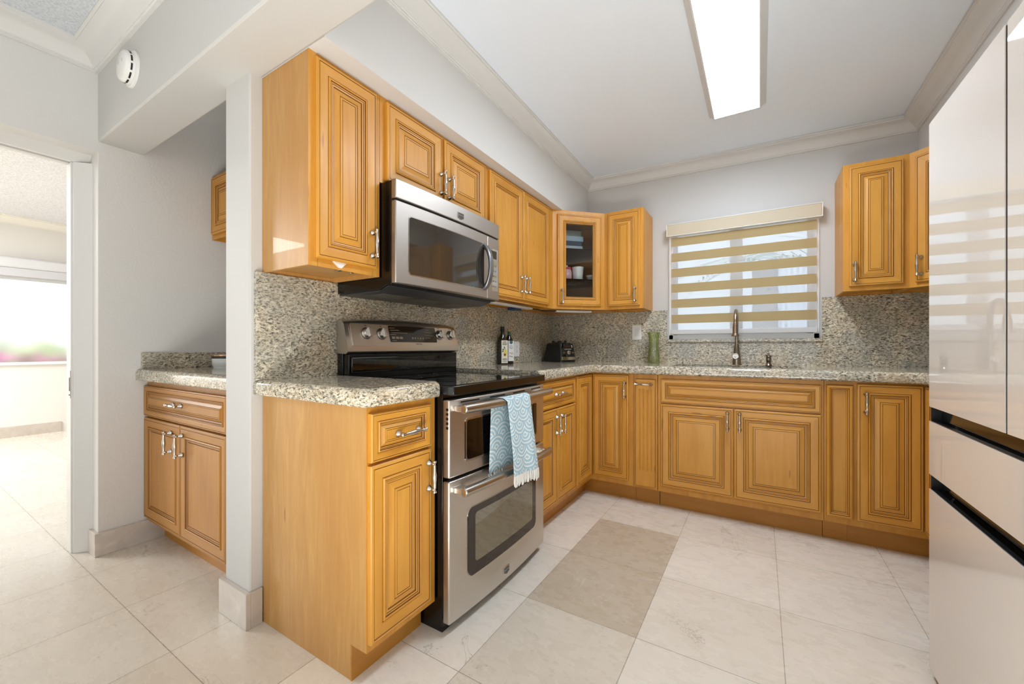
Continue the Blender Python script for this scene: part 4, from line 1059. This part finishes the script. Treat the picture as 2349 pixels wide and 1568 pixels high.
def avo(lb, y, w, z0, z1):
    pr = plain('label_ink', (110, 112, 84), 0.6); m = MB(); H = z1-z0
    for (zz, ww, t) in ((0.95, 0.5, 0.004), (0.905, 0.6, 0.004), (0.845, 0.7, 0.006), (0.80, 0.55, 0.003), (0.20, 0.6, 0.004), (0.155, 0.7, 0.004), (0.11, 0.6, 0.003), (0.07, 0.65, 0.003)):
        m.box(-w*ww/2, w*ww/2, y-0.0003, y, z0+H*zz-t/2, z0+H*zz+t/2)
    m.build('label_print', pr, lb)
    m = MB(); pts = []
    for k in range(28):
        a = 2*PI*k/28; rr = 0.015; zz = math.sin(a); pts.append((rr*math.cos(a)*(1-0.28*max(0, zz))+0.003+0.004*max(0, zz), z0+H*0.43+0.024*zz+(0.010*max(0, zz))))
    m.prism(pts, y-0.0004, y, 'y'); m.build('avocado_print', plain('avocado_yellow', (226, 210, 96), 0.6), lb)
    m = MB(); m.lathe([(0.0085, y-0.0007), (0.0085, y)], (0.001, 0, z0+H*0.37), 'y', 18); m.build('stone_print', plain('stone_brown', (128, 62, 26), 0.5), lb)
    m = MB()
    for (cx, cz, a0) in ((-0.012, z0+H*0.60, 0.3), (-0.002, z0+H*0.68, 1.9), (-0.016, z0+H*0.52, 0.7)):
        pts = [(cx+0.009*math.cos(t)*math.cos(a0)-0.0042*math.sin(t)*math.sin(a0), cz+0.009*math.cos(t)*math.sin(a0)+0.0042*math.sin(t)*math.cos(a0)) for t in [2*PI*k/14 for k in range(14)]]
        m.prism(pts, y-0.0005, y, 'y')
    m.build('leaf_print', plain('leaf_green', (52, 84, 48), 0.6), lb)
def bal(lb, y, w, z0, z1):
    H = z1-z0; ink = plain('vinegar_ink', (70, 70, 72), 0.6)
    m = MB(); m.prism([(-w*0.26, z1-0.0005), (-w*0.26, z1-0.016), (-w*0.14, z1-0.023), (w*0.14, z1-0.023), (w*0.26, z1-0.016), (w*0.26, z1-0.0005)], y-0.0004, y, 'y'); m.build('emblem_print', plain('emblem_teal', (58, 108, 104), 0.6), lb)
    for (tx, zz, sz) in (('Organic', 0.76, 0.0085), ('Balsamic', 0.69, 0.0095), ('Vinegar', 0.625, 0.0095)):
        text_mesh('label_letters', tx, sz, ink, lb, (0, y-0.0004, z0+H*zz), (PI/2, 0, 0), 0.0002)
    m = MB(); rn = random.Random(5)
    for k in range(17): m.lathe([(0.0028, y-0.0005), (0.0028, y)], (rn.uniform(-0.013, 0.016), 0, z0+H*rn.uniform(0.18, 0.42)), 'y', 8, 1 if k % 4 == 3 else 0)
    m.build('berry_print', [plain('berry_red', (150, 30, 62), 0.6), plain('berry_lime', (196, 204, 110), 0.6)], lb)
square_bottle('taller dark olive glass bottle with an avocado label and black cap', 0.068, -0.944, 0.058, 0.270,
              [(0.0135, 0.235), (0.0150, 0.237), (0.0150, 0.262), (0.0155, 0.264), (0.0155, 0.270), (0.012, 0.272)], BLACKMAT, DG, (0.010, 0.172, plain('label_cream', (232, 230, 214), 0.6)), avo)
square_bottle('slightly shorter dark bottle with a white berry-dotted label and cork-coloured top', 0.067, -0.852, 0.052, 0.258,
              [(0.0115, 0.215), (0.0118, 0.217), (0.0118, 0.240), (0.0105, 0.2405), (0.0105, 0.258), (0.009, 0.259)], plain('cork_and_green', (196, 168, 108), 0.6), DB, (0.022, 0.170, plain('label_white', (238, 238, 234), 0.6)), bal)

# blender motor base
r = thing('blender_base', 'black and chrome blender motor base in the worktop corner', 'blender', (0.200, -0.255, CT), math.radians(67))
def rrect(w, d, rad, n=5):
    p = []
    for (cx, cy_, a0) in ((w/2-rad, -d/2+rad, -PI/2), (w/2-rad, d/2-rad, 0), (-w/2+rad, d/2-rad, PI/2), (-w/2+rad, -d/2+rad, PI)):
        for k in range(n+1): q = a0+PI/2*k/n; p.append((cx+rad*math.cos(q), cy_+rad*math.sin(q)))
    return p
def loft(mb, secs, m=0):
    n = len(secs[0][0]); k0 = len(mb.v); fs = []
    vs = [(x, y, z) for pts, z in secs for x, y in pts]
    for i in range(len(secs)-1):
        for k in range(n): fs.append((i*n+k, i*n+(k+1) % n, (i+1)*n+(k+1) % n, (i+1)*n+k))
    fs.append(tuple(range(n))[::-1]); fs.append(tuple(range((len(secs)-1)*n, len(secs)*n))); mb.add(vs, fs, m); return mb
def sh(p, dy): return [(a, b+dy) for a, b in p]
GM = plain('gunmetal', (52, 52, 50), 0.25, metal=0.6)
m = MB(); loft(m, [(rrect(0.172, 0.225, 0.02), 0.006), (rrect(0.176, 0.228, 0.024), 0.03), (rrect(0.164, 0.206, 0.026), 0.10), (sh(rrect(0.152, 0.188, 0.028), 0.004), 0.150), (sh(rrect(0.130, 0.160, 0.03), 0.006), 0.158)]); m.build('housing', GM, r, smooth=50)
m = MB(); loft(m, [(rrect(0.166, 0.218, 0.02), 0.0), (rrect(0.166, 0.218, 0.02), 0.006)]); m.box(-0.089, -0.080, -0.07, 0.10, 0.006, 0.06); m.build('foot_skirt', BLACKMAT, r)
def slab_front(z0, z1, w0, w1, y0, y1, t):
    mb = MB(); mb.add([(-w0/2, y0-t, z0), (w0/2, y0-t, z0), (w1/2, y1-t, z1), (-w1/2, y1-t, z1), (-w0/2, y0+0.01, z0), (w0/2, y0+0.01, z0), (w1/2, y1+0.01, z1), (-w1/2, y1+0.01, z1)],
                      [(0, 1, 2, 3), (7, 6, 5, 4), (0, 4, 5, 1), (1, 5, 6, 2), (2, 6, 7, 3), (3, 7, 4, 0)]); return mb
pf = slab_front(0.044, 0.150, 0.150, 0.132, -0.1115, -0.0905, 0.001).build('control_panel', BLACKGLASS, r, bevel=0.002)
slab_front(0.018, 0.043, 0.155, 0.150, -0.113, -0.112, 0.002).build('chrome_band', plain('chrome', (225, 215, 200), 0.08, metal=1.0), r, bevel=0.002)
def py(z): return -0.1125+0.021*(z-0.044)/0.106
m = MB(); m.lathe([(0.019, 0.0), (0.019, -0.006), (0.016, -0.012), (0.0145, -0.013)], (0.0, py(0.078), 0.078), 'y', 22); m.build('dial', NICKEL, r)
m = MB()
for k in range(5): m.lathe([(0.0042, 0.0005), (0.0042, -0.0015)], (-0.032+k*0.016, py(0.105), 0.105), 'y', 10)
for z in (0.125, 0.136): m.lathe([(0.0042, 0.0005), (0.0042, -0.0015)], (0.048, py(z), z), 'y', 10)
m.build('buttons', WHITE, r)
m = MB(); m.box(-0.035, 0.025, py(0.127)-0.0015, py(0.127)+0.001, 0.120, 0.134); m.build('display', plain('amber_display', (70, 34, 18), 0.2), r)
m = MB()
for x in (-0.058, 0.040): m.box(x, x+0.018, py(0.078)-0.003, py(0.078)+0.001, 0.073, 0.083)
m.build('paddle_switch', plain('copper_paddle', (206, 160, 112), 0.2, metal=0.8), r)
m = MB(); m.lathe([(0.060, 0.156), (0.058, 0.163), (0.030, 0.165)], (0, 0.005, 0), 'z', 24)
for k in range(4):
    a = PI/4+PI/2*k; x, y = 0.050*math.cos(a), 0.005+0.050*math.sin(a); m.lathe([(0.015, 0.160), (0.012, 0.172), (0.006, 0.178)], (x, y, 0), 'z', 8)
m.build('jar_pad', BLACKMAT, r)

# green glass vase
gv = NT('green_pressed_glass')
vo = gv.n('ShaderNodeTexVoronoi'); vo.inputs['Scale'].default_value = 100; vo.inputs['Randomness'].default_value = 0.25; gv.l(gv.objco(False), vo.inputs['Vector'])
bp = gv.n('ShaderNodeBump'); bp.inputs['Strength'].default_value = 1.0; bp.inputs['Distance'].default_value = 0.004; gv.l(gv.math('SUBTRACT', 1.0, vo.outputs['Distance']), bp.inputs['Height'])
tr = gv.n('ShaderNodeBsdfTransparent'); tr.inputs[0].default_value = lin(214, 220, 170)
df = gv.n('ShaderNodeBsdfDiffuse'); df.inputs[0].default_value = lin(176, 188, 116); gv.l(bp.outputs[0], df.inputs['Normal'])
gl = gv.n('ShaderNodeBsdfGlossy'); gl.inputs['Roughness'].default_value = 0.12; gv.l(bp.outputs[0], gl.inputs['Normal'])
m1 = gv.n('ShaderNodeMixShader'); gv.l(gv.ramp(vo.outputs['Distance'], [(0.2, (0.55, 0.55, 0.55, 1)), (0.6, (0.2, 0.2, 0.2, 1))]), m1.inputs[0]); gv.l(tr.outputs[0], m1.inputs[1]); gv.l(df.outputs[0], m1.inputs[2])
m2 = gv.n('ShaderNodeMixShader'); m2.inputs[0].default_value = 0.16; gv.l(m1.outputs[0], m2.inputs[1]); gv.l(gl.outputs[0], m2.inputs[2])
gv.l(m2.outputs[0], gv.t.nodes['Material Output'].inputs[0])
m = MB(); m.lathe([(0.040, 0.0), (0.044, 0.004), (0.044, 0.03), (0.041, 0.07), (0.0365, 0.11), (0.034, 0.145), (0.035, 0.175), (0.039, 0.205), (0.044, 0.228), (0.0455, 0.238), (0.042, 0.237), (0.036, 0.205), (0.031, 0.145), (0.038, 0.05), (0.038, 0.012)], seg=36)
tag(m.build('vase', gv.m, smooth=70), 'empty green pressed-glass vase with a waist, left of the sink window', 'vase').location = (0.940, -0.118, CT)

# outlet and switch
r = thing('wall_outlet', 'white wall outlet plate on the splashback beside the bottles', 'outlet', (0.0212, -0.668-0.005, 1.045), L)
m = MB(); m.box(-0.039, 0.039, -0.006, 0.0, -0.06, 0.06); m.build('cover_plate', WHITE, r, bevel=0.002)
m = MB(); m.box(-0.017, 0.017, -0.0075, -0.0058, -0.034, 0.034); o = m.build('receptacle', plain('receptacle_white', (226, 225, 221), 0.35), r, bevel=0.001)
m = MB()
for z in (-0.018, 0.018):
    for x in (-0.006, 0.006): m.box(x-0.001, x+0.001, -0.0078, -0.0074, z-0.004, z+0.004)
m.build('slots', BLACKMAT, o)
r = thing('light_switch', 'white rocker switch plate on the granite left of the sink window', 'switch', (0.786, -0.0212, 1.18), 0)
m = MB(); m.box(-0.037, 0.037, -0.006, 0.0, -0.06, 0.06); m.build('cover_plate', WHITE, r, bevel=0.002)
m = MB(); m.prism([(-0.006, -0.034), (-0.0085, -0.034), (-0.0068, 0.0), (-0.0095, 0.034), (-0.006, 0.034)], -0.0165, 0.0165, 'x'); m.build('rocker', plain('rocker_white', (228, 227, 223), 0.3), r)

# strip lights and cable under the wall cabinets
r = thing('under_cabinet_light', 'white strip light under the two-door cabinet beside the microwave', 'light', (0.20, -1.03, ZU-0.014))
m = MB(); m.box(-0.022, 0.022, -0.26, 0.26, 0.0, 0.0135); m.build('housing', WHITE, r, bevel=0.003); m = MB(); m.box(-0.014, 0.014, -0.24, 0.24, -0.002, 0.0); m.build('lens', plain('lens_grey', (214, 214, 212), 0.3), r)
r = thing('under_cabinet_light', 'white strip light under the glass-door corner cabinet', 'light', (0.375, -0.375, ZU-0.014), PI/4)
m = MB(); m.box(-0.15, 0.15, -0.020, 0.020, 0.0, 0.0135); m.build('housing', WHITE, r, bevel=0.003); m = MB(); m.box(-0.13, 0.13, -0.013, 0.013, -0.002, 0.0); m.build('lens', plain('lens_white', (222, 222, 220), 0.3), r)
m = MB(); m.tube([(0.20, -0.76, ZU-0.007), (0.235, -0.70, ZU-0.010), (0.215, -0.62, ZU-0.012), (0.26, -0.54, ZU-0.009), (0.275, -0.49, ZU-0.007)], 0.004, 8)
tag(m.build('cable', BLACKMAT), 'short black cord linking the strip lights under the cabinets', 'cable')
m = MB(); m.box(0.08, 0.15, -0.90, -0.81, ZU-0.022, ZU-0.001); tag(m.build('power_adapter', plain('blue_plastic', (44, 74, 120), 0.4), bevel=0.004), 'small blue box stuck under the two-door wall cabinet', 'adapter')

# things inside the glass-door cabinet
S1, S2 = ZU+0.237, ZU+0.472
r = thing('glass_jar', 'ribbed glass jar with a pink lid behind the glass cabinet door', 'jar', (0.315, -0.375, S1))
m = MB(); m.lathe([(0.034, 0), (0.041, 0.006), (0.043, 0.03), (0.043, 0.075), (0.038, 0.092), (0.032, 0.096)], seg=26)
pk = NT('pink_tinted_glass').set(color=lin(226, 178, 184), rough=0.15, spec=0.6); vo = pk.n('ShaderNodeTexVoronoi'); vo.inputs['Scale'].default_value = 60; pk.l(pk.objco(False), vo.inputs['Vector']); pk.bump(vo.outputs['Distance'], 0.6, 0.004)
m.build('jar_body', pk.m, r, smooth=60)
m = MB(); m.lathe([(0.036, 0.096), (0.038, 0.099), (0.037, 0.112), (0.026, 0.115)], seg=26); m.build('lid', plain('pink_lid', (206, 74, 96), 0.4), r)
m = MB(); m.lathe([(0.010, 0.115), (0.011, 0.128), (0.006, 0.131)], seg=14); m.build('knob', CERAMIC, r)
m = MB(); m.lathe([(0.036, 0), (0.038, 0.003), (0.046, 0.10), (0.048, 0.110), (0.0485, 0.116), (0.046, 0.116), (0.044, 0.105), (0.036, 0.008)], seg=32); tag(m.build('white_tub', CERAMIC, smooth=50), 'plain white tub beside the pink-lidded jar in the glass cabinet', 'tub').location = (0.388, -0.315, S1)
m = MB(); m.lathe([(0.020, 0), (0.024, 0.003), (0.044, 0.045), (0.046, 0.050), (0.043, 0.049), (0.02, 0.008)], seg=28); tag(m.build('bowl', CERAMIC, smooth=60), 'small white bowl at the right of the lower glass shelf', 'bowl').location = (0.480, -0.250, S1)
rz = PI/4
def in_stack(name, w, d, h, z, mat, label, cat, lip=True):
    m = MB(); loft(m, [(rrect(w*0.98, d*0.98, 0.012), 0), (rrect(w, d, 0.014), h*0.25), (rrect(w, d, 0.014), h)])
    o = m.build(name, mat, bevel=0.0015); o.location = (0.295, -0.340, z); o.rotation_euler = (0, 0, rz); tag(o, label, cat); return o
tb = plain('pale_blue_tray', (176, 194, 204), 0.3); z = S2+0.0005
in_stack('tray', 0.235, 0.16, 0.022, z, tb, 'pale blue tray at the bottom of the stack in the glass cabinet', 'tray'); z += 0.0225
in_stack('tray', 0.235, 0.16, 0.024, z, plain('ice_blue_tray', (190, 206, 216), 0.3), 'pale blue tray just under the dark folded cloth in the glass cabinet', 'tray'); z += 0.0245
in_stack('folded_cloth', 0.228, 0.155, 0.036, z, plain('slate_cloth', (70, 80, 98), 0.9), 'dark slate folded cloth inside the stack in the glass cabinet', 'cloth'); z += 0.0365
in_stack('tray', 0.245, 0.165, 0.040, z, plain('steel_blue_tray', (160, 182, 198), 0.18), 'deep shiny blue-grey tray near the top of the stack in the glass cabinet', 'tray'); z += 0.0405
gd = NT('grey_pattern_dish').set(rough=0.4); wv = gd.n('ShaderNodeTexWave'); wv.inputs['Scale'].default_value = 30; wv.inputs['Distortion'].default_value = 6; gd.l(gd.objco(False), wv.inputs['Vector']); gd.color(gd.mix(wv.outputs['Fac'], lin(120, 130, 126), lin(162, 170, 164)))
in_stack('serving_dish', 0.215, 0.15, 0.045, z, gd.m, 'grey patterned dish on top of the stack in the glass cabinet', 'dish')
m = MB(); m.lathe([(0.03, 0), (0.034, 0.003), (0.060, 0.016), (0.058, 0.018), (0.03, 0.006)], seg=32); tag(m.build('plate', CERAMIC, smooth=60), 'white plate on the floor of the glass-door cabinet', 'plate').location = (0.470, -0.290, ZU+0.0345)

# dish on the nook worktop
r = thing('canister', 'white canister with a dark lid on the nook worktop, half behind the post', 'canister', (-1.035, -2.235, NC))
m = MB(); m.lathe([(0.064, 0.0), (0.064, 0.006), (0.070, 0.012), (0.072, 0.052), (0.070, 0.054)], seg=40); m.build('body', CERAMIC, r, smooth=50)
m = MB(); m.lathe([(0.0725, 0.0545), (0.0735, 0.058), (0.0735, 0.064), (0.071, 0.065)], seg=40); m.build('dark_band', plain('dark_band', (58, 56, 48), 0.3), r)
m = MB(); m.lathe([(0.076, 0.0655), (0.077, 0.068), (0.077, 0.074), (0.070, 0.078), (0.012, 0.079)], seg=40); m.build('lid', plain('copper_lid', (206, 172, 140), 0.2, metal=0.8), r)

# ------------------------------------------------------------------ outdoors
def fronds(mb, c, n, length, rn, droop=0.9, up=0.7, m=0):
    for k in range(n):
        az = 2*PI*k/n+rn.uniform(-0.2, 0.2); el = rn.uniform(-0.2, up); Lf = length*rn.uniform(0.8, 1.1)
        d = Vector((math.cos(az), math.sin(az), 0)); s_ = Vector((-d.y, d.x, 0)); pts = []
        for j in range(9):
            t = j/8; pts.append(Vector(c)+d*(Lf*t*math.cos(el*0.6))+Vector((0, 0, Lf*(math.sin(el)*t-droop*0.5*t*t))))
        for j in range(1, 9):
            for sg in (-1, 1):
                for q in range(2):
                    p = pts[j-1].lerp(pts[j], q*0.5); w = 0.018; ln = Lf*0.30*(1-0.55*abs(j/8-0.4))
                    tip = p+s_*sg*ln*0.8+d*ln*0.5+Vector((0, 0, -0.25*ln))
                    mb.add([p-d*w*0.5, p+d*w*0.5, tip], [(0, 1, 2)], m)
rn = random.Random(11)
r = thing('palm_tree', 'palm tree with a grey trunk and drooping fronds outside the sink window', 'tree', (1.70, 2.6, -0.3))
m = MB(); prof = []
for k in range(19): prof.append((0.13+0.012*(k % 2)+0.02*(1-k/18), k*0.135))
m.lathe(prof, seg=16); m.build('trunk', plain('palm_bark', (150, 144, 146), 0.9), r)
m = MB(); fronds(m, (0, 0, 2.45), 15, 1.35, rn, 1.3, 0.9); m.build('fronds', plain('palm_green', (128, 152, 120), 0.6), r, smooth=0)
m = MB(); m.box(-1.5, 6.5, 5.0, 5.12, -0.3, 3.0); tag(m.build('garden_wall', plain('pale_render', (206, 211, 224), 0.8), smooth=0), 'pale rendered garden wall beyond the palm tree', 'wall')
m = MB()
for k in range(52): x = 1.6+0.075*k; m.box(x, x+0.035, 4.2, 4.22, -0.3, 2.4)
m.box(1.6, 5.5, 4.22, 4.24, 0.1, 0.16); m.box(1.6, 5.5, 4.22, 4.24, 2.1, 2.16)
tag(m.build('slat_fence', plain('pale_slats', (176, 184, 208), 0.7), smooth=0), 'pale upright slat fence behind the palm trunk', 'fence')
def bush(name, label, loc, size, n, mats, rn, leaf=0.06):
    m = MB()
    for k in range(n):
        v = Vector((rn.gauss(0, 1), rn.gauss(0, 1), rn.gauss(0, 1))).normalized()*rn.uniform(0.6, 1.0)
        p = Vector((v.x*size[0], v.y*size[1], (v.z+1)*size[2]))
        a = Vector((rn.uniform(-1, 1), rn.uniform(-1, 1), rn.uniform(-1, 1))).normalized(); b = a.cross(v).normalized()
        m.add([p-a*leaf, p+b*leaf*0.5, p+a*leaf, p-b*leaf*0.5], [(0, 1, 2, 3)], rn.randrange(len(mats)) if len(mats) == 1 or rn.random() < 0.9 else 0)
    r = thing(name, label, 'shrub', loc)
    m.build('foliage', mats, r, smooth=0)
    m = MB(); m.tube([(0, 0, 0), (0.02, 0, size[2])], 0.03, 8); m.build('stem', plain('stem_brown', (120, 100, 80), 0.9), r)
    return r
GL, YG = plain('shrub_green', (150, 176, 120), 0.6), plain('shrub_lime', (190, 206, 140), 0.6)
bush('garden_shrub', 'light green shrub outside the lower left of the sink window', (0.55, 2.2, -0.3), (0.75, 0.5, 0.75), 900, [GL, YG], rn)
MG, PK = plain('bougainvillea_magenta', (196, 90, 160), 0.6), plain('bougainvillea_pink', (214, 140, 190), 0.6)
bush('flowering_shrub', 'magenta flowering shrub outside the bedroom window', (-7.6, -2.9, -0.2), (0.6, 2.0, 0.62), 2600, [MG, PK, GL], rn, 0.08)
bush('garden_shrub', 'pale green shrub behind the magenta flowers outside the bedroom window', (-8.9, -2.3, -0.2), (0.6, 1.6, 0.75), 1500, [GL, YG], rn, 0.09)
m = MB(); m.box(-14, -6.05, -9, 4, -0.35, -0.25); m.box(-6.05, 8, -18, -6.65, -0.35, -0.25); m.box(-6.05, 8, 0.2, 8, -0.35, -0.25); struct(m.build('floor_outdoor', plain('pale_paving', (206, 206, 204), 0.9), smooth=0))
